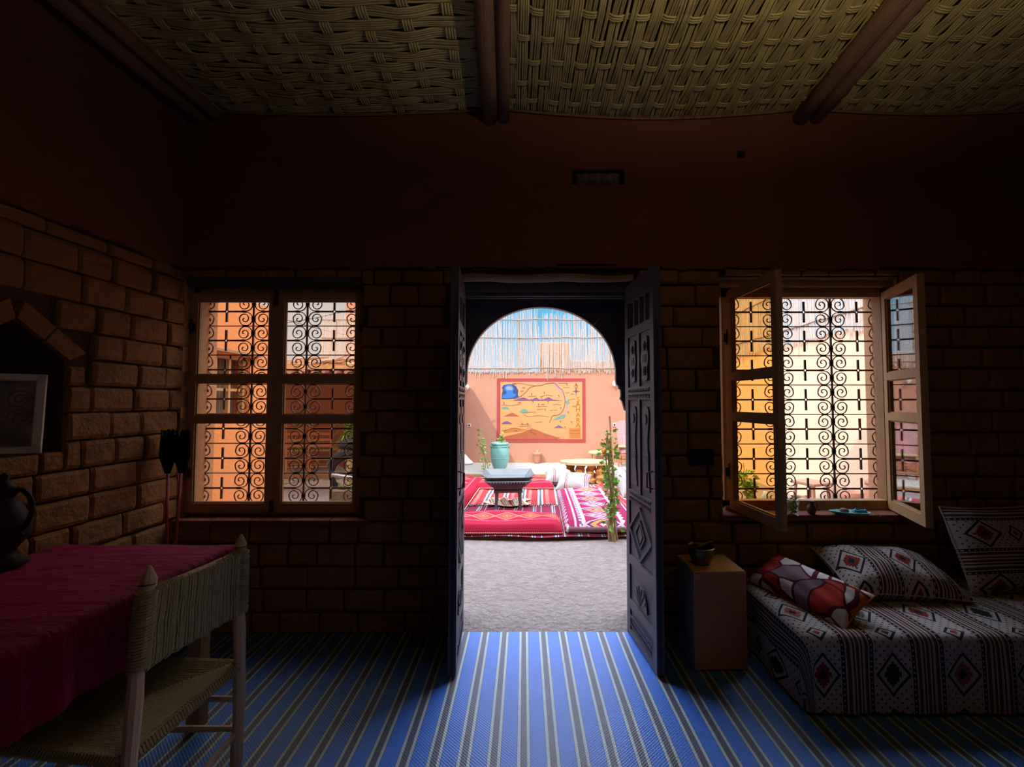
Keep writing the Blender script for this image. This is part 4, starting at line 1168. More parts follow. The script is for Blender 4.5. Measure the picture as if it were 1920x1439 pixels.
so.location = (cp.x + .10, cp.y - .22, .1); tag(so, 'dusty pink shawl hung over the dark red chair', 'shawl')
ctl = G(868, 866, .1)
tag(MB().lathe([(.16, 0), (.20, .03), (.10, .12), (.03, .2), (.01, .22)], 14).build('conical_cover', 'white', loc=(ctl.x + .12, ctl.y - .42, .1), smooth=True), 'pale conical cover on the terrace at the edge of the open door', 'cover')

# ------------------------------------------------------------------ climbers
def climber(px, py, ytop_px, label, sd, nleaf, ls, cx_top, nst=5, wide=.05, low=.0, z0=0.0, bushy=None):
    b = G(px, py, z0); rd = random.Random(sd)
    top = F(cx_top, ytop_px, b.y)
    e = thing('leafy_climber', label, 'plant', (b.x, b.y, z0), 0, None)
    hgt = top.z - z0; dx = top.x - b.x
    stems = []
    for k in range(nst):
        f = 1 if k == 0 else rd.uniform(.45, .92)
        ox, oy = rd.uniform(-wide, wide), rd.uniform(-wide, wide)
        st_ = []
        for j in range(10):
            t_ = j / 9
            st_.append((dx * t_ * f + ox * (1 - t_ * .3) + .02 * sin(t_ * 9 + k * 2), oy + .02 * cos(t_ * 8 + k), hgt * f * t_))
        stems.append(st_)
        part('stem', MB().tube(st_, [.010 * (1 - .6 * j / 9) + .002 for j in range(10)], 5), 'stem', e)
    part('leaves', leafy([s_[int(low * 9):8 if i == 0 else 10] for i, s_ in enumerate(stems)], nleaf, ls, rd, spread=.07), 'leaf', e, fix=False)
    return e
c1 = climber(1150, 1016, 782, 'leafy green climber on thin stakes at the front edge of the rugs', 5, 48, .062, 1140, 6, .035, .22)
part('stake', MB().tube([(-.02, 0, 0), (-.03, .01, .6), (-.06, 0, 1.22)], .010, 6).tube([(.03, .02, 0), (.0, .01, .7), (-.03, 0, 1.38)], .009, 6), 'stem', c1)
fl = leafy([[(-.07, 0, .95), (-.08, 0, 1.1)]], 14, .06, random.Random(8), spread=.03)
part('orange_flowers', fl, plain('orange_petals', (.75, .38, .05), .6, .2), c1, fix=False)
climber(914, 893, 786, 'thin climber on a tall stake beside the turquoise jar', 6, 26, .07, 895, 3, .03, .1, z0=0.02)
climber(1402, 950, 868, 'small green climber on the ground outside the open window', 9, 40, .10, 1392, 3, .04, .35)
for k_, (x_, y_, h_) in enumerate(((-2.6, 7.4, .0),)): pass

# ------------------------------------------------------------------ things seen through the open window
sp_ = G(1520, 948, 0)
stl = thing('wooden_stool', 'orange wooden stool standing by the sunlit wall, seen through the open window', 'stool', (3.88, 6.35, 0), radians(20))
for (a, b) in ((-.16, -.16), (.16, -.16), (.16, .16), (-.16, .16)): part('leg', MB().tube([(a, b, 0), (a * .85, b * .85, .38)], .022, 8), 'orange', stl)
part('seat', MB().box(-.19, .19, -.19, .19, .37, .41), 'orange', stl, bevel=.01)
part('stretchers', MB().tube([(-.16, -.16, .16), (.16, -.16, .16)], .013, 6).tube([(-.16, .16, .16), (.16, .16, .16)], .013, 6).tube([(-.16, -.16, .2), (-.16, .16, .2)], .013, 6), 'orange', stl)
bp = G(1587, 946, 0)
bk_ = thing('clay_pot', 'small orange clay pot beside the stool by the sunlit wall', 'pot', (3.93, 5.6, 0))
part('pot_body', MB().lathe([(.07, 0), (.09, .02), (.085, .27), (.12, .33), (.125, .41), (.11, .41), (.08, .34)], 20), 'terracotta', bk_, smooth=True)
tp_ = G(1647, 972, 0)
tw = thing('clay_urn', 'tall rust red clay urn with conical lid outside the open window', 'urn', (3.86, 5.02, 0))
part('urn_body', MB().lathe([(.14, 0), (.16, .03), (.165, .3), (.165, .58), (.15, .61)], 24), 'terracotta', tw, smooth=True)
part('urn_lid', MB().lathe([(.16, .60), (.165, .63), (.11, .68), (.09, .71), (.05, .78), (.035, .80), (.04, .82), (.01, .83)], 24), 'terracotta', tw, smooth=True)
bl = G(1435, 947, 0)
tag(MB().lathe([(.05, 0), (.07, .02), (.07, .12), (.03, .16), (.03, .2), (.01, .2)], 14).build('water_jug', plain('pale_blue_jug', (.45, .55, .75), .5, .1), loc=tuple(bl), smooth=True), 'small pale blue jug on the ground outside the open window', 'jug')

# ------------------------------------------------------------------ things seen through the shut window
# open shed at the far side: wall in shade, flat roof of earth on logs
sd_ = thing('roofed_shed', 'low earth shed with a brushwood roof at the back of the yard', 'shed', (0, 0, 0))
yS = 9.9
part('shed_wall', MB().box(-9, -1.95, yS, yS + .3, -.1, 2.25), 'orange', sd_)
part('roof_slab', MB().box(-9, -1.75, 7.1, yS + .4, 2.06, 2.14), 'brownmat', sd_)
rd = random.Random(9)
rs_ = MB()
for k in range(40):
    x_ = -8.8 + k * .18; rs_.tube([(x_, 6.98, 2.02 + rd.uniform(-.01, .01)), (x_, yS + .2, 2.03)], rd.uniform(.03, .045), 7)
part('rafters', rs_, 'log', sd_, fix=False)
br_ = MB()
for k in range(140):
    x_ = rd.uniform(-7.5, -2.0); y_ = rd.uniform(7.15, 9.6); a = rd.uniform(-.3, .3)
    br_.tube([(x_, y_, 2.15 + rd.uniform(0, .1)), (x_ + .5 * cos(a), y_ + .5 * sin(a), 2.17 + rd.uniform(0, .14))], rd.uniform(.008, .03), 5)
part('brushwood', br_, 'lintel', sd_, fix=False)
for x_ in (-5.6, -2.0): part('post', MB().tube([(x_, 7.15, -.02), (x_ + .02, 7.15, 2.02)], .05, 8), 'log', sd_)
tag(MB().box(F(648, 600, 12).x, F(664, 600, 12).x, 12, 12.4, 0, F(650, 562, 12).z).build('brick_pillar', 'orange'), 'tall ochre pillar rising behind the reed fence', 'pillar')
gch = 'orange wooden chairs under the shed roof'
M['orange_wood'] = plain('orange_wood', (.62, .30, .14), .7, .2, 5)
c_a = G(562, 884, .1); c_b = G(603, 882, .1)
ladder_chair((c_a.x, 9.25, .1), radians(200), 'orange ladder-back chair under the shed roof, nearer the tall yard wall', 'orange_wood', gch)
ladder_chair((c_b.x + .1, 9.3, .1), radians(188), 'orange ladder-back chair under the shed roof, nearer the motorbike', 'orange_wood', gch)
# motorbike
mk = G(640, 922, 0)
mo_ = thing('motorbike', 'dark motorbike with a round headlamp parked outside the shut window', 'motorbike', (mk.x + .62, mk.y, 0), radians(12))
M['rubber'] = plain('black_rubber', (.02, .02, .022), .8, .2)
M['bike'] = plain('black_paint', (.03, .028, .04), .28, .2, spec=.6)
M['chrome'] = plain('chrome', (.55, .55, .58), .2, .1, metal=1)
def wheel(x_):
    mb = MB(); R_ = .29
    mb.tube([(x_ + R_ * cos(k * pi / 14), 0, R_ + .03 + R_ * sin(k * pi / 14)) for k in range(29)], .045, 8, cap=False)
    w_ = part('wheel', mb, 'rubber', mo_, smooth=True)
    sp2 = MB().tube([(x_, -.05, R_ + .03), (x_, .05, R_ + .03)], .04, 10)
    for k in range(10): sp2.tube([(x_, 0, R_ + .03), (x_ + R_ * cos(k * pi / 5), 0, R_ + .03 + R_ * sin(k * pi / 5))], .005, 4)
    part('spokes', sp2, 'chrome', w_)
wheel(-.45); wheel(.72)
part('seat', MB().tube([(-.62, 0, .80), (-.40, 0, .84), (-.05, 0, .80), (.12, 0, .80)], [.06, .12, .12, .07], 12), 'rubber', mo_, smooth=True)
part('tank', MB().tube([(.02, 0, .80), (.18, 0, .86), (.38, 0, .86), (.50, 0, .82)], [.07, .14, .13, .06], 12), 'bike', mo_, smooth=True)
part('engine', MB().box(-.02, .32, -.11, .11, .32, .60).tube([(.15, 0, .55), (.22, 0, .75)], .085, 10), 'old_iron', mo_, bevel=.0)
part('side_panel', MB().box(-.35, -.05, -.10, .10, .45, .72), 'bike', mo_, bevel=.03)
part('frame', MB().tube([(.5, 0, .85), (.3, 0, .4), (-.1, 0, .36), (-.45, .06, .32)], .02, 8).tube([(.5, 0, .85), (.0, 0, .74), (-.5, 0, .76)], .02, 8).tube([(-.45, .07, .32), (-.3, .07, .75)], .018, 8), 'bike', mo_)
part('exhaust', MB().tube([(.2, -.13, .45), (.1, -.15, .28), (-.3, -.15, .26), (-.7, -.15, .34)], [.025, .025, .045, .04], 10), 'chrome', mo_)
for s in (-1, 1): part('fork', MB().tube([(.72, s * .07, .32), (.52, s * .07, .95)], .022, 8), 'chrome', mo_)
part('handlebar', MB().tube([(.38, -.36, 1.02), (.50, -.2, 1.0), (.52, 0, .97), (.50, .2, 1.0), (.38, .36, 1.02)], .014, 8), 'chrome', mo_)
part('headlamp', MB().tube([(.55, 0, .90), (.66, 0, .90)], [.06, .09], 14), 'bike', mo_)
for s in (-1, 1): part('mirror', MB().tube([(.42, s * .30, 1.0), (.40, s * .34, 1.15)], .006, 5).tube([(.40, s * .34, 1.2), (.42, s * .34, 1.2)], [.05, .05], 12), 'bike', mo_)
part('mudguard', MB().tube([(-.78, 0, .45), (-.70, 0, .60), (-.50, 0, .69), (-.28, 0, .66)], [.06, .07, .07, .05], 8), 'bike', mo_)
# low planter in front of it
lp = G(630, 946, 0)
pt_ = thing('earth_planter', 'low dark brick planter in front of the motorbike', 'planter', (lp.x + .45, lp.y + .12, 0))
part('planter_wall', MB().box(-.55, .55, -.14, .14, -.02, .20), plain('dark_brick', (.16, .13, .08), .95, .4, 12, .02, 14), pt_, bevel=.01)
part('weeds', leafy([[(-.5, 0, .2), (.5, 0, .22)]], 120, .09, rd, spread=.06), plain('dry_leaf', (.14, .17, .05), .7, .4), pt_, fix=False)
# palm-like fronds above the motorbike
pm = thing('dark_shrub', 'dark spiky shrub against the shed wall behind the motorbike', 'shrub', (F(655, 885, 8.3).x, 8.3, 0))
mb = MB()
for k in range(60):
    a = rd.uniform(0, 2 * pi); L_1 = rd.uniform(.15, .32); z_ = rd.uniform(.5, 1.1)
    mb.tube([(0, 0, z_), (cos(a) * L_1 * .5, sin(a) * L_1 * .5, z_ + .25), (cos(a) * L_1, sin(a) * L_1, z_ + .1)], [.012, .01, .003], 4)
part('fronds', mb, 'leaf', pm, fix=False); part('trunk', MB().tube([(0, 0, 0), (.02, 0, 1.0)], .05, 8), 'stem', pm)
# overhead wires
for k_, (p, q, lb) in enumerate((((512, 600), (690, 566), 'thin overhead cable rising past the fence, seen through the shut window'), ((512, 585), (690, 640), 'thin overhead cable dropping behind the fence, seen through the shut window'))):
    yc = 11.5 + k_ * .8; A_ = F(p[0] - 60, p[1] + (14 if k_ == 0 else -16), yc); B_ = F(q[0] + 20, q[1], yc)
    tag(MB().tube([A_.lerp(B_, i / 12) - Vector((0, 0, .12 * sin(pi * i / 12))) for i in range(13)], .010, 5).build('overhead_cable', 'iron'), lb, 'cable')

# ================================================================== ROOM FURNITURE
# ---- table and red cloth
TZ = .82; TX = -1.52; TY1 = G(440, 1022, .82).y
tb = thing('dining_table', 'wooden table hidden under the crimson cloth beside the brick wall', 'table', (-1.95, 1.5, 0))
part('tabletop', MB().box(XL + .06 + 1.95, TX - .012 + 1.95, .75 - 1.5, TY1 - .012 - 1.5, TZ - .035, TZ - .006), 'wood', tb)
for (a, b) in ((TX - .09, TY1 - .09), (TX - .09, .85), (XL + .12, TY1 - .09), (XL + .12, .85)):
    part('leg', MB().box(a + 1.95 - .03, a + 1.95 + .03, b - 1.5 - .03, b - 1.5 + .03, 0, TZ - .035), 'wood', tb)
velvet = T('crimson_velvet', .75, .2)
nz = velvet.noise(9, 4, (1, 3, 1))
velvet.color(velvet.mix(nz, (.15, .001, .02), (.30, .004, .045)))
velvet.b.inputs['Sheen Weight'].default_value = .6; velvet.b.inputs['Sheen Tint'].default_value = (.9, .10, .30, 1)
velvet.bump(velvet.noise(5, 5, (1, 3, 1)), .03)
cl = MB(); DR_ = .255
def clothf(a, b):                       # a across (wall -> free edge -> drop), b along (near -> far -> drop)
    wt = TX - (XL + .05); lt_ = TY1 - .72
    u = a * (wt + DR_); v = b * (lt_ + DR_)
    x = XL + .05 + min(u, wt); y = .72 + min(v, lt_); z = TZ
    du = max(0, u - wt); dv = max(0, v - lt_)
    r_ = .02
    z = TZ - max(du, dv) - .0
    fold = .012 * sin(v * 21 + .5) + .008 * sin(v * 47)
    foldy = .012 * sin(u * 23)
    if du > 0: x = TX + min(.01, du) + fold * min(1, du / .15) + du * .05
    if dv > 0: y = TY1 + min(.01, dv) + foldy * min(1, dv / .15) + dv * .05
    if du == 0 and dv == 0: z = TZ + .0025 * sin(u * 14 + v * 5) * sin(v * 9)
    return (x, y, z)
cl.grid(clothf, 70, 110)
tag(cl.build('tablecloth', velvet.m, smooth=True, fix=False), 'crimson velvet tablecloth draped over the table in the near corner', 'tablecloth')
# dark iron pitcher with a curled handle on the table
M['black_iron'] = plain('black_iron', (.035, .025, .025), .6, .3, 20, metal=.3)
ir = thing('iron_pitcher', 'dark wrought iron pitcher with a curled handle on the red table at the picture edge', 'pitcher', (-2.31, 1.93, TZ))
part('pitcher_body', MB().lathe([(.07, 0), (.09, .015), (.045, .05), (.05, .08), (.085, .13), (.09, .19), (.06, .26), (.035, .30), (.04, .33), (.03, .335)], 18), 'black_iron', ir, smooth=True)
part('lid', MB().lathe([(.042, .33), (.035, .35), (.012, .37), (.018, .39), (.005, .405)], 14), 'black_iron', ir, smooth=True)
part('handle', MB().tube(curve_smooth([(.03, 0, .30), (.07, 0, .335), (.115, 0, .30), (.125, 0, .24), (.10, 0, .18), (.07, 0, .155), (.09, 0, .14)], 5), .010, 8), 'black_iron', ir, smooth=True)
part('spout', MB().tube([(-.06, 0, .14), (-.10, 0, .2), (-.12, 0, .29)], [.018, .012, .009], 8), 'black_iron', ir)

# ---- rope chair
rope = T('twisted_rope', .95, .1)
xx, yy, zz = rope.coords()
rope.color(rope.mix(rope.noise(40, 4), (.28, .23, .11), (.62, .53, .31)))
rope.bump(rope.noise(260, 3), .004)
M['rope'] = rope.m
M['peeled'] = plain('peeled_wood', (.82, .57, .38), .6, .3, 4, .003, 30, stretch=(6, 6, 1))
ch = thing('rope_chair', 'peeled-wood chair with rope-wound back and rope seat, pushed under the red table', 'chair', (-1.50, 1.68, 0))
o0 = Vector((1.50, -1.68, 0))
def L3(x, y, z): return Vector((x, y, z)) + o0
PN = (Vector((-1.30, 1.503, .985)), Vector((-1.285, 1.39, 0)))       # near back post top / foot
PF = (Vector((-1.30, 1.96, .955)), Vector((-1.275, 1.93, 0)))
def post(P_, kind):
    a, b = P_; pts = []; rr = []
    for k in range(13):
        t_ = k / 12; p = b.lerp(a, t_); p.x += .008 * sin(t_ * 5); pts.append(p + o0); rr.append(.0225 + .0015 * sin(k * 2.1))
    pts[-1] = (a - Vector((0, 0, .062))) + o0; pts.append(a - Vector((0, 0, .045)) + o0); pts.append(a - Vector((0, 0, .01)) + o0); pts.append(a + o0)
    rr[-1] = .0225; rr += [.0235, .010, .004]
    return MB().tube(pts, rr, 9)
part('leg', post(PN, 0), 'peeled', ch); part('leg', post(PF, 0), 'peeled', ch)
FN = (Vector((-1.74, 1.47, .44)), Vector((-1.76, 1.42, 0))); FF = (Vector((-1.74, 1.93, .44)), Vector((-1.76, 1.95, 0)))
for P_ in (FN, FF): part('leg', MB().tube([P_[1] + o0, P_[0].lerp(P_[1], .5) + o0, P_[0] + o0], [.019, .022, .018], 9), 'peeled', ch)
def at_z(P_, z): t_ = (z - P_[1].z) / (P_[0].z - P_[1].z); return P_[1].lerp(P_[0], t_)
# notch rings
part('notch', MB().tube([at_z(PN, .925) + o0, at_z(PN, .928) + o0], .0238, 10).tube([at_z(PF, .90) + o0, at_z(PF, .903) + o0], .0238, 10), 'iron', ch)
# rope windings on the posts
def winding(P_, z0, z1):
    mb = MB(); n = int((z1 - z0) / .0095); pts = []
    rd = random.Random(int(z0 * 100))
    for k in range(n * 10 + 1):
        z = z0 + (z1 - z0) * k / (n * 10); c = at_z(P_, z) + o0; a = 2 * pi * k / 10
        rr_ = .028 + .0015 * sin(k * .37); pts.append(c + Vector((cos(a) * rr_, sin(a) * rr_, 0)))
    mb.tube(pts, .0058, 5); return mb
part('rope_winding', winding(PN, .665, .905), 'rope', ch, fix=False); part('rope_winding', winding(PF, .625, .885), 'rope', ch, fix=False)
# back: ropes wound vertically round two rails
for (zn, zf) in ((.90, .875), (.67, .63)):
    part('back_rail', MB().tube([at_z(PN, zn) + o0, at_z(PF, zf) + o0], .012, 8), 'peeled', ch)
rb = MB(); n = 46; rd = random.Random(3)
for k in range(n):
    t_ = (k + .5) / n
    T0 = at_z(PN, .905).lerp(at_z(PF, .880), t_) + o0; B0 = at_z(PN, .668 + .0).lerp(at_z(PF, .628), t_) + o0
    sagz = -.018 * sin(pi * t_)
    T0.z += sagz * .6 + rd.uniform(-.002, .002); B0.z += -sagz * .3 + rd.uniform(-.004, .004)
    for s in (1, -1):
        off = Vector((s * (.015 + rd.uniform(-.002, .003)), 0, 0)); mid = T0.lerp(B0, .5) + off * .8 + Vector((0, rd.uniform(-.003, .003), 0))
        rb.tube([T0 + off * .2 + Vector((0, 0, .012)), T0 + off, T0.lerp(B0, .25) + off, mid, T0.lerp(B0, .75) + off, B0 + off, B0 + off * .2 - Vector((0, 0, .012))], .0048, 5)
part('rope_back', rb, 'rope', ch, fix=False)
# seat: four sectors of rope
SZ = .405
cn_ = [at_z(PN, SZ), at_z(PF, SZ + .0), Vector((-1.74, 1.935, .43)), Vector((-1.74, 1.465, .43))]
for (a, b) in ((0, 1), (1, 2), (2, 3), (3, 0)):
    part('seat_rail', MB().tube([cn_[a] + o0, cn_[b] + o0], .013, 8), 'peeled', ch)
cen = sum(cn_, Vector()) / 4
sm = MB()
for k in range(24):
    f = 1 - k / 24 * .98; pts = []
    for c_ in cn_:
        p = cen + (c_ - cen) * f; p.z += .018 - .016 * (1 - f); pts.append(p + o0)
    for a in range(4):
        q = [pts[a].lerp(pts[(a + 1) % 4], j / 6) + Vector((0, 0, -.004 * sin(pi * j / 6) + rd.uniform(-.001, .001))) for j in range(7)]
        sm.tube(q, .0055, 5)
        sm.tube([p_ - Vector((0, 0, .028)) for p_ in q], .0055, 4)
part('rope_seat', sm, 'rope', ch, fix=False)
wr_ = MB()
for (a, b) in ((0, 1), (1, 2), (2, 3), (3, 0)):
    A_, B_ = cn_[a] + o0, cn_[b] + o0; n = 40; d = (B_ - A_).normalized(); sdv = d.cross(Vector((0, 0, 1))).normalized()
    for k in range(2, n - 1):
        c_ = A_.lerp(B_, k / n); skew = d * .008
        wr_.tube([c_ + (sdv * cos(q) + Vector((0, 0, 1)) * sin(q)) * .019 + skew * (j - 3) / 3 for j, q in enumerate([pi * 2 * i / 6 for i in range(7)])], .0052, 4)
part('rope_wrap', wr_, 'rope', ch, fix=False)
for (a, b, z1_, z2_) in ((PF, FF, .27, .27), (PF, FF, .15, .14), (PN, FN, .27, .27), (PN, FN, .15, .15), (PN, PF, .10, .135), (FN, FF, .20, .20)):
    part('stretcher', MB().tube([at_z(a, z1_) + o0, at_z(a, z1_).lerp(at_z(b, z2_), .5) + o0, at_z(b, z2_) + o0], [.011, .0135, .011], 8), 'peeled', ch)

# ---- picture frame in the niche
q0 = Vector((XL + .005, 2.165, NZ0 + .002)); dfr = Vector((-.78, -.50, 0)).normalized()
pf = thing('picture_frame', 'white wooden picture frame leaning in the pointed wall niche', 'picture frame', tuple(q0), math.atan2(-dfr.y, -dfr.x))
Wf, Hf = .30, .385; lean = Matrix.Rotation(radians(-5), 4, 'X')
fmb = MB()
for (a, b, c, d) in ((-Wf, 0, 0, .03), (-Wf, 0, Hf - .03, Hf), (-Wf, -Wf + .03, 0, Hf), (-.03, 0, 0, Hf)): fmb.box(a, b, 0, .022, c, d, lean)
for (a, b, c, d) in ((-Wf + .028, -.028, .028, .036), (-Wf + .028, -.028, Hf - .036, Hf - .028), (-Wf + .028, -Wf + .036, .028, Hf - .028), (-.036, -.028, .028, Hf - .028)): fmb.box(a, b, .006, .02, c, d, lean)
part('frame', fmb, 'white', pf)
pc = T('faded_print', .6); nn_ = pc.noise(7, 3)
pc.color(pc.ramp(nn_, [(.35, (.22, .20, .16)), (.6, (.62, .57, .48))]))
pic = part('print', MB().box(-Wf + .03, -.03, .012, .016, .03, Hf - .03, lean), pc.m, pf)
sw = MB()
for (cx_q, cz_q, s) in ((-.085, .26, 1), (-.075, .17, -1)):
    pts = []
    for k in range(30):
        a = k * .42; r_ = .05 * (1 - k / 34); pts.append(lean @ Vector((cx_q + s * r_ * cos(a), .010, cz_q + r_ * sin(a))))
    sw.tube(pts, .004, 4)
part('scroll_coils', sw, 'brownmat', pf)  # two thin brown coils laid over the picture sheet
part('pane', MB().box(-Wf + .03, -.03, .004, .0055, .03, Hf - .03, lean), 'glass_clear', pf)

# ---- two brushes in the window corner
for k_, (x_, y_, lean_, lb) in enumerate(((-2.35, 2.86, -.05, 'dark bristle brush upside down on a red handle, farther into the corner'), (-2.285, 2.88, .03, 'dark bristle brush upside down on a red handle, in front of the window frame'))):
    b_ = thing('hand_broom', lb, 'broom', (x_ - lean_ * 1.0, y_ - .04, TZ * 0 + 0), 0, 'brooms leaning in the window corner')
    hx = lean_
    part('handle', MB().tube([(0, 0, 0), (hx * .8, 0, .8), (hx * 1.05, .01, 1.12)], .009, 8), plain('red_lacquer', (.38, .03, .03), .25, .2, spec=.6), b_)
    bb2 = MB(); rd = random.Random(k_)
    for j in range(90):
        a = rd.uniform(0, 2 * pi); r_ = rd.uniform(0, .045)
        bb2.tube([(hx * 1.05 + cos(a) * .012, .01 + sin(a) * .012, 1.08), (hx * 1.1 + cos(a) * r_, .01 + sin(a) * r_, 1.19), (hx * 1.15 + cos(a) * r_ * .8, .01 + sin(a) * r_ * .8, 1.33 + rd.uniform(-.03, .03))], .003, 3)
    part('bristles', bb2, 'black', b_, fix=False)

# ---- box drum
b0 = G(1302, 1262); b1 = G(1407, 1262)
CXo = (b0.x + b1.x) / 2 - .005; CH, CD, CW_ = .545, .29, .305
cj = thing('box_drum', 'brown wooden box drum standing on the floor beside the daybed', 'drum', (CXo, b0.y, .012), radians(1.5))
part('drum_body', MB().box(-CW_ / 2, CW_ / 2, .012, CD, 0, CH), plain('grey_laminate', (.30, .31, .30), .45, .15, 4), cj, bevel=.012)
part('front_plate', MB().box(-CW_ / 2, CW_ / 2, 0, .011, .002, CH), plain('warm_plywood', (.52, .20, .09), .5, .2, 3, stretch=(10, 1, 1)), cj, bevel=.003)
part('top_plate', MB().box(-CW_ / 2 + .004, CW_ / 2 - .004, .004, CD - .004, CH, CH + .006), plain('pale_plywood', (.75, .45, .22), .45, .2, 3, stretch=(1, 8, 1)), cj)
scr = MB()
for k in range(3):
    for s in (-1, 1):
        scr.tube([(s * (CW_ / 2 - .013), -.002, .06 + k * .2), (s * (CW_ / 2 - .013), .001, .06 + k * .2)], .004, 8)
part('screws', scr, 'chrome', cj)
lg_ = MB()
M['print_ink'] = plain('pale_ink', (.52, .34, .22), .5, .1)
cz_l = .30
for (f, th) in ((1, .0012), (.62, .0009)):
    P4 = [curve_smooth([(-.048 * f, cz_l), (-.02 * f, cz_l + .012 * f), (0, cz_l + .02 * f), (.02 * f, cz_l + .012 * f), (.048 * f, cz_l)], 4), curve_smooth([(-.048 * f, cz_l), (-.02 * f, cz_l - .012 * f), (0, cz_l - .02 * f), (.02 * f, cz_l - .012 * f), (.048 * f, cz_l)], 4)]
    for q in P4: lg_.tube([(p[0], -.001, p[1]) for p in q], th, 4)
part('emblem', lg_, 'print_ink', cj)
em2 = MB()
for k in range(9):
    x_ = -.045 + k * .011
    em2.tube([(x_, -.001, .135), (x_, -.001, .143 + .004 * (k % 3))], .0008, 4); em2.tube([(x_, -.001, .120), (x_ + .006, -.001, .120)], .0008, 4)
em2.tube([(-.05, -.001, .128), (.05, -.001, .128)], .0006, 4)
part('small_lettering_marks', em2, 'print_ink', cj)
# singing bowl
bp_ = G(1318, 1060, CH + .02)
sb = thing('metal_bowl', 'dark brass bowl standing on top of the box drum', 'bowl', (bp_.x, bp_.y + .03, CH + .0185))
part('bowl_body', MB().lathe([(.035, 0), (.05, .004), (.055, .02), (.066, .04), (.075, .07), (.077, .098), (.080, .102), (.075, .104), (.071, .09), (.062, .05), (.04, .03)], 30), plain('dark_brass', (.20, .14, .06), .3, .4, 10, metal=.8), sb, smooth=True)
part('rim', MB().tube([(.0775 * cos(k * pi / 16), .0775 * sin(k * pi / 16), .101) for k in range(33)], .003, 6), plain('bright_brass', (.5, .38, .2), .25, .2, metal=.9), sb)
part('striker', MB().tube([(-.02, .0, .095), (.03, .02, .108), (.085, .04, .118)], [.009, .008, .007], 8), 'dark_wood', sb)

# ---- ethnic pattern for daybed and cushions
def ethnic(name, U=.343, V=.412, sc=1.0, tint=1.0):
    t = T(name, .95, .1); x, y, z = t.coords('UV')
    u = x / (U * sc); v = y / (V * sc)
    cell = u.fl(); s = u.fr()
    CR = tuple(q * tint for q in (.56, .50, .46)); NVY = (.022, .022, .04)
    # field with large and small stepped diamonds
    vr = v.fr()
    qv = ((v * 34).fl() / 34).fr(); qs = ((s * 28).fl() / 28)
    a = (s - .27).ab() * U * sc
    aS = (qs - .252).ab() * U * sc
    bL = ((vr - .5).ab() - 0).ab() * V * sc
    bLs = (qv - .485).ab() * V * sc
    bS = ((vr - .5).ab() - .5).ab() * V * sc
    dL = a / .082 + bL / .105; dLs = aS / .05 + bLs / .062; dS = a / .045 + bS / .040
    rnd = (cell * .37).fr(); rnd2 = ((v.fl()) * .41 + cell * .23).fr()
    blob = t.ramp(rnd2, [(0, (.30, .035, .03)), (.25, (.02, .035, .03)), (.5, (.42, .12, .07)), (.75, (.14, .15, .06))], True)
    # little triangles scattered on the field
    gx = ((s * 17).fr() - .5).ab(); gy = ((v * 20).fr() - .5).ab(); ch_ = ((s * 17).fl() + (v * 20).fl()) * .5
    spk = (gx + gy).lt(.30) * ch_.fr().lt(.25)
    field = t.mix(spk, CR, t.mix(rnd.gt(.5), (.05, .04, .07), (.25, .06, .05)))
    field = t.mix(dL.lt(1.12), field, CR)
    field = t.mix(dL.lt(1.04) * dL.gt(.86), field, NVY)
    field = t.mix(dLs.lt(1.0), field, blob); field = t.mix(dLs.lt(.38), field, NVY)
    field = t.mix(dS.lt(1.45), field, CR); field = t.mix(dS.lt(1.2) * dS.gt(.82), field, NVY); field = t.mix(dS.lt(.45), field, blob)
    # stripes between the fields
    B1, B2 = (.16, .045, .04), (.05, .035, .05)
    st_ = t.ramp(s, [(0, CR), (.525, NVY), (.58, CR), (.605, B1), (.655, CR), (.69, B2), (.715, CR), (.74, B1), (.785, CR), (.81, B2), (.835, CR), (.87, B1), (.915, CR), (.935, NVY), (.99, CR)], True)
    dots = ((v * 16).fr() - .5).ab().lt(.16) * (((s - .5525).ab().lt(.012)) + ((s - .9625).ab().lt(.012)))
    st_ = t.mix(dots, st_, CR)
    col = t.mix(s.gt(.525), field, st_)
    t.color(t.mix(t.noise(150, 2, kind='UV') * .3, col, (.05, .04, .05)))
    t.bump(t.noise(260, 2, kind='UV'), .003)
    return t.m
M['ethnic'] = ethnic('kilim_cream_navy')
M['ethnic_pillow'] = ethnic('kilim_cushion', sc=.92, tint=1.05)
# ---- daybed
BX0, BX1, BY0, BY1, BZ = 1.30, 3.40, 2.215, 2.93, .385
db = thing('daybed', 'low daybed under the open window, hidden by its patterned cover', 'daybed', ((BX0 + BX1) / 2, (BY0 + BY1) / 2, 0))
part('bed_base', MB().box(-(BX1 - BX0) / 2 + .03, (BX1 - BX0) / 2, -(BY1 - BY0) / 2 + .03, (BY1 - BY0) / 2, .012, .20), 'wood', db)
part('mattress', MB().box(-(BX1 - BX0) / 2 + .02, (BX1 - BX0) / 2, -(BY1 - BY0) / 2 + .02, (BY1 - BY0) / 2, .20, BZ - .012), 'white_cloth', db, bevel=.02)
cv = MB(); uv = []
def wave(s_, k): return .006 * sin(s_ * 17 + k) + .004 * sin(s_ * 41 + 2 * k)
R_ = .045
def prof(sv):               # unrolled distance from the crease -> (outward, down)
    if sv < 0: return (sv, 0)
    L_a = R_ * pi / 2
    if sv < L_a: a = sv / R_; return (R_ * sin(a), R_ * (1 - cos(a)))
    return (R_, R_ + sv - L_a)
nx_, ny_ = 90, 60
tot = (BY1 - BY0 - R_) + R_ * pi / 2 + (BZ - R_ - .025)
i0 = 0
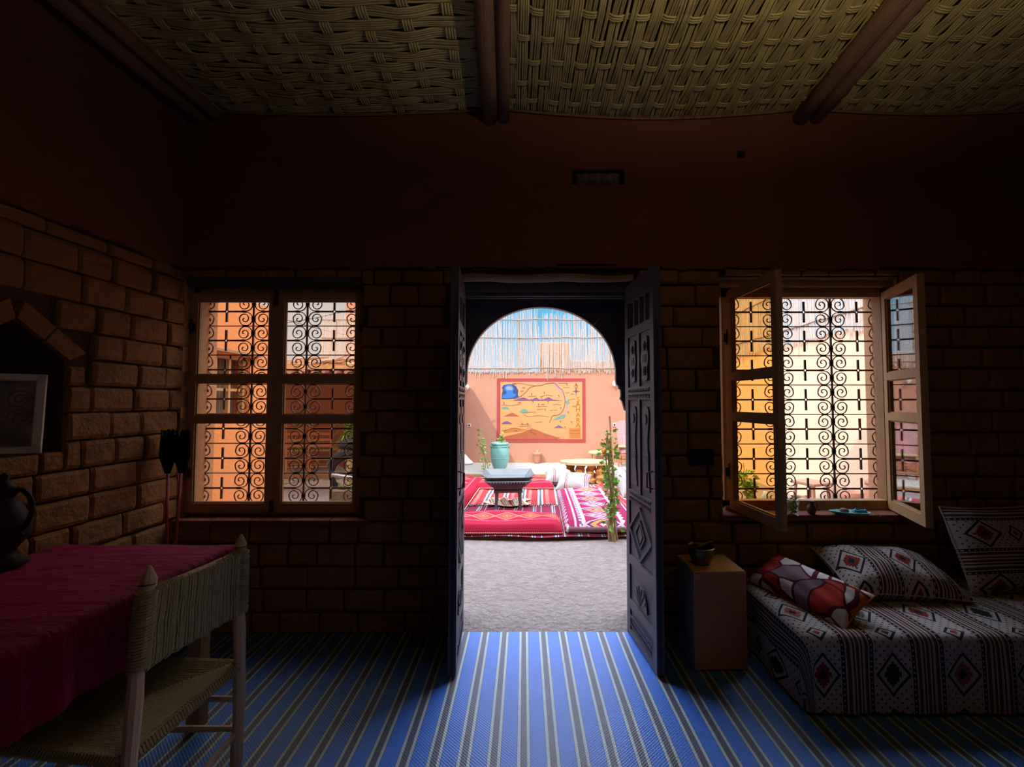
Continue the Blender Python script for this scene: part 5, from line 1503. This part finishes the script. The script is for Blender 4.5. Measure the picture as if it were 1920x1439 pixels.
for i in range(nx_ + 1):
    for j in range(ny_ + 1):
        X_ = BX0 + R_ + (BX1 - BX0 - R_) * i / nx_; sv = -(BY1 - BY0 - R_) + tot * j / ny_
        o_, dn = prof(sv)
        ripple = wave(X_, 1) * min(1, max(0, dn - .03) * 6)
        zt = BZ - dn + (.004 * sin(X_ * 9) * sin(sv * 11) if dn == 0 else 0)
        cv.v.append(Vector((X_, BY0 + R_ - o_ - ripple - dn * .02, zt))); uv.append((X_ - 1.385 + .27 * .343, sv + 2.06))
for i in range(nx_):
    for j in range(ny_):
        k = i * (ny_ + 1) + j; cv.f.append((k, k + ny_ + 1, k + ny_ + 2, k + 1))
i0 = len(cv.v); nl = 30
totl = R_ * pi / 2 + (BZ - R_ - .025)
for i in range(nl + 1):
    for j in range(ny_ + 1):
        sv = totl * i / nl; o_, dn = prof(sv); Yv = BY0 + R_ + (BY1 - BY0 - R_) * j / ny_
        ripple = wave(Yv, 3) * min(1, max(0, dn - .03) * 6)
        cv.v.append(Vector((BX0 + R_ - o_ - ripple - dn * .02, Yv, BZ - dn))); uv.append((BX0 + R_ - sv - 1.385 + .27 * .343, -(Yv - BY0 - R_) + 2.06))
for i in range(nl):
    for j in range(ny_):
        k = i0 + i * (ny_ + 1) + j; cv.f.append((k, k + ny_ + 1, k + ny_ + 2, k + 1))
# rounded corner
i0 = len(cv.v)
for i in range(nl + 1):
    for j in range(9):
        sv = totl * i / nl; o_, dn = prof(sv); a = pi / 2 * j / 8
        q = o_ + wave(BX0 + j * .01, 2) * min(1, max(0, dn - .03) * 6) + dn * .02
        cv.v.append(Vector((BX0 + R_ - q * cos(a), BY0 + R_ - q * sin(a), BZ - dn))); uv.append((BX0 + R_ - sv * cos(a) - 1.385 + .27 * .343, sv * sin(a) + 2.06))
for i in range(nl):
    for j in range(8):
        k = i0 + i * 9 + j; cv.f.append((k, k + 9, k + 10, k + 1))
cv.uv = uv
tag(cv.build('bed_cover', 'ethnic', smooth=True, fix=False), 'cream and navy patterned cover draped over the daybed', 'bedspread')
# ---- cushions on the daybed
def frame_m(c, xdir, up_hint):
    x_ = Vector(xdir).normalized(); z_ = (Vector(up_hint) - x_ * Vector(up_hint).dot(x_)).normalized(); y_ = z_.cross(x_)
    m_ = Matrix((x_, y_, z_)).transposed().to_4x4(); m_.translation = Vector(c); return m_
# retro bolster cushion
t = T('retro_print', .9, .1); x, y, z = t.coords('UV')
vo = t.n.new('ShaderNodeTexVoronoi'); vo.feature = 'F1'; vo.inputs['Scale'].default_value = 7.0; vo.inputs['Randomness'].default_value = .9
cmb = t.n.new('ShaderNodeCombineXYZ')
wob = (y * 26).sn() * .018
t.put(cmb.inputs[0], x + wob); t.put(cmb.inputs[1], y * 1.25 + (x * 22).sn() * .02); t.l.new(cmb.outputs[0], vo.inputs['Vector'])
spv = t.n.new('ShaderNodeSeparateColor'); t.l.new(vo.outputs['Color'], spv.inputs[0]); cr_v = E(t, spv.outputs[0])
vd = t.n.new('ShaderNodeTexVoronoi'); vd.feature = 'DISTANCE_TO_EDGE'; vd.inputs['Scale'].default_value = 7.0; vd.inputs['Randomness'].default_value = .9
t.l.new(cmb.outputs[0], vd.inputs['Vector'])
colr = t.ramp(cr_v, [(0, (.66, .60, .58)), (.30, (.50, .05, .035)), (.46, (.66, .60, .58)), (.56, (.26, .02, .03)), (.68, (.58, .16, .05)), (.80, (.24, .16, .19)), (.92, (.62, .56, .54))], True)
colr = t.mix(E(t, vd.outputs['Distance']).lt(.045), colr, (.12, .015, .025))
t.color(colr); t.bump(t.noise(200, 2, kind='UV'), .002); M['retro'] = t.m
A_ = G(1443, 1072, BZ + .075); B_ = G(1588, 1140, BZ + .06)
pillow('bolster_cushion', (B_ - A_).length + .14, .27, .155, M['retro'], frame_m((A_ + B_) / 2 + Vector((0, 0, .005)), B_ - A_, (-.35, -.5, .8)), 'long cushion with orange, red and white curved shapes lying across the daybed corner', 'cushion', pinch=.04, sd=2)
c2 = G(1668, 1078, BZ + .10)
pillow('patterned_cushion', .70, .42, .24, M['ethnic_pillow'], frame_m((c2.x, c2.y + .02, BZ + .105), (1, -.02, -.06), (.02, -.32, .95)), 'cream cushion with navy diamonds lying flat below the window sill', 'cushion', 'patterned cushions on the daybed', pinch=.07, sd=4)
c3 = F(1850, 1040, 2.80)
pillow('patterned_cushion', .62, .52, .20, M['ethnic_pillow'], frame_m((c3.x + .09, 2.79, BZ + .235), (1, .05, 0), (.0, -.93, .36)), 'large cream and navy cushion standing upright against the wall', 'cushion', 'patterned cushions on the daybed', pinch=.05, sd=6, swap=True)

# ---- things on the sill of the open window
SZ_ = .79
gp = G(1492, 968, SZ_)
gl = thing('water_glass', 'clear drinking glass holding green sprigs on the window sill', 'glass', (gp.x, gp.y + .03, SZ_))
part('glass_wall', MB().lathe([(.028, 0), (.034, .0), (.038, .10), (.035, .10), (.031, .006)], 24), 'glass_cup', gl, smooth=True)
spg = thing('green_sprig', 'green herb sprigs standing in the drinking glass on the sill', 'sprig', (gp.x, gp.y + .03, SZ_ + .01))
stg = [[(0, 0, 0), (.01, 0, .05), (.02, .0, .11)], [(0, 0, 0), (-.01, .005, .06), (-.02, 0, .10)], [(0, 0, 0), (0, -.01, .05), (.005, -.01, .12)]]
mb = MB(); [mb.tube(q, .0015, 4) for q in stg]
part('stem', mb, 'stem', spg); part('leaves', leafy(stg, 26, .022, random.Random(5), spread=.012), 'leaf', spg, fix=False)
gp = G(1527, 966, SZ_)
vs = thing('clay_vase', 'tiny dark clay vase between the glass and the dish on the sill', 'vase', (gp.x, gp.y + .03, SZ_))
part('vase_body', MB().lathe([(.016, 0), (.022, .005), (.030, .03), (.022, .052), (.012, .062), (.013, .078), (.018, .085), (.010, .084)], 18), plain('dark_clay', (.10, .045, .03), .6, .3), vs, smooth=True)
part('handle', MB().tube([(.012, 0, .075), (.034, 0, .07), (.036, 0, .045), (.026, 0, .035)], .004, 6), plain('dark_clay_handle', (.10, .045, .03), .6, .3), vs)
gp = G(1600, 968, SZ_)
M['dish'] = plain('turquoise_dish', (.10, .38, .32), .3, .2, spec=.6)
dh = thing('leaf_dish', 'green-blue glazed leaf-shaped dish on the window sill', 'dish', (gp.x, gp.y + .03, SZ_), radians(-14))
dm = MB()
ring_o = [(.125 * cos(a), .055 * sin(a) * (1 + .25 * cos(a))) for a in [2 * pi * k / 24 for k in range(24)]]
def ringz(f, z): return [Vector((x_ * f, y_ * f, z)) for x_, y_ in ring_o]
lv = [ringz(.55, 0), ringz(.8, .006), ringz(1, .022), ringz(.95, .024), ringz(.72, .010), ringz(.3, .008)]
i0 = 0
for r_ in lv: dm.v += r_
for k in range(5):
    for j in range(24): dm.f.append((k * 24 + j, k * 24 + (j + 1) % 24, (k + 1) * 24 + (j + 1) % 24, (k + 1) * 24 + j))
dm.f.append(tuple(range(24))[::-1]); dm.f.append(tuple(range(120, 144)))
part('dish_body', dm, 'dish', dh, smooth=True)
tag(MB().lathe([(.0, 0), (.018, .002), (.028, .014), (.022, .028), (.0, .034)], 14).build('pebble', plain('brown_pebble', (.22, .12, .09), .6, .3), loc=(gp.x - .035, gp.y + .035, SZ_ + .010), smooth=True), 'round brown pebble in the leaf-shaped dish', 'pebble')
cdm = MB(); pts = []
for k in range(90):
    a = k * .42; r_ = .03 + .006 * sin(k * .9); pts.append((r_ * 1.3 * cos(a), r_ * sin(a) * .8, .004 + k * .00022 + .003 * sin(k * 1.7)))
tag(cdm.tube(pts, .0028, 5).build('coiled_cord', plain('blue_cord', (.10, .35, .50), .6, .2), loc=(gp.x + .055, gp.y + .015, SZ_ + .014), smooth=True), 'coiled blue cord lying in the leaf-shaped dish', 'cord')
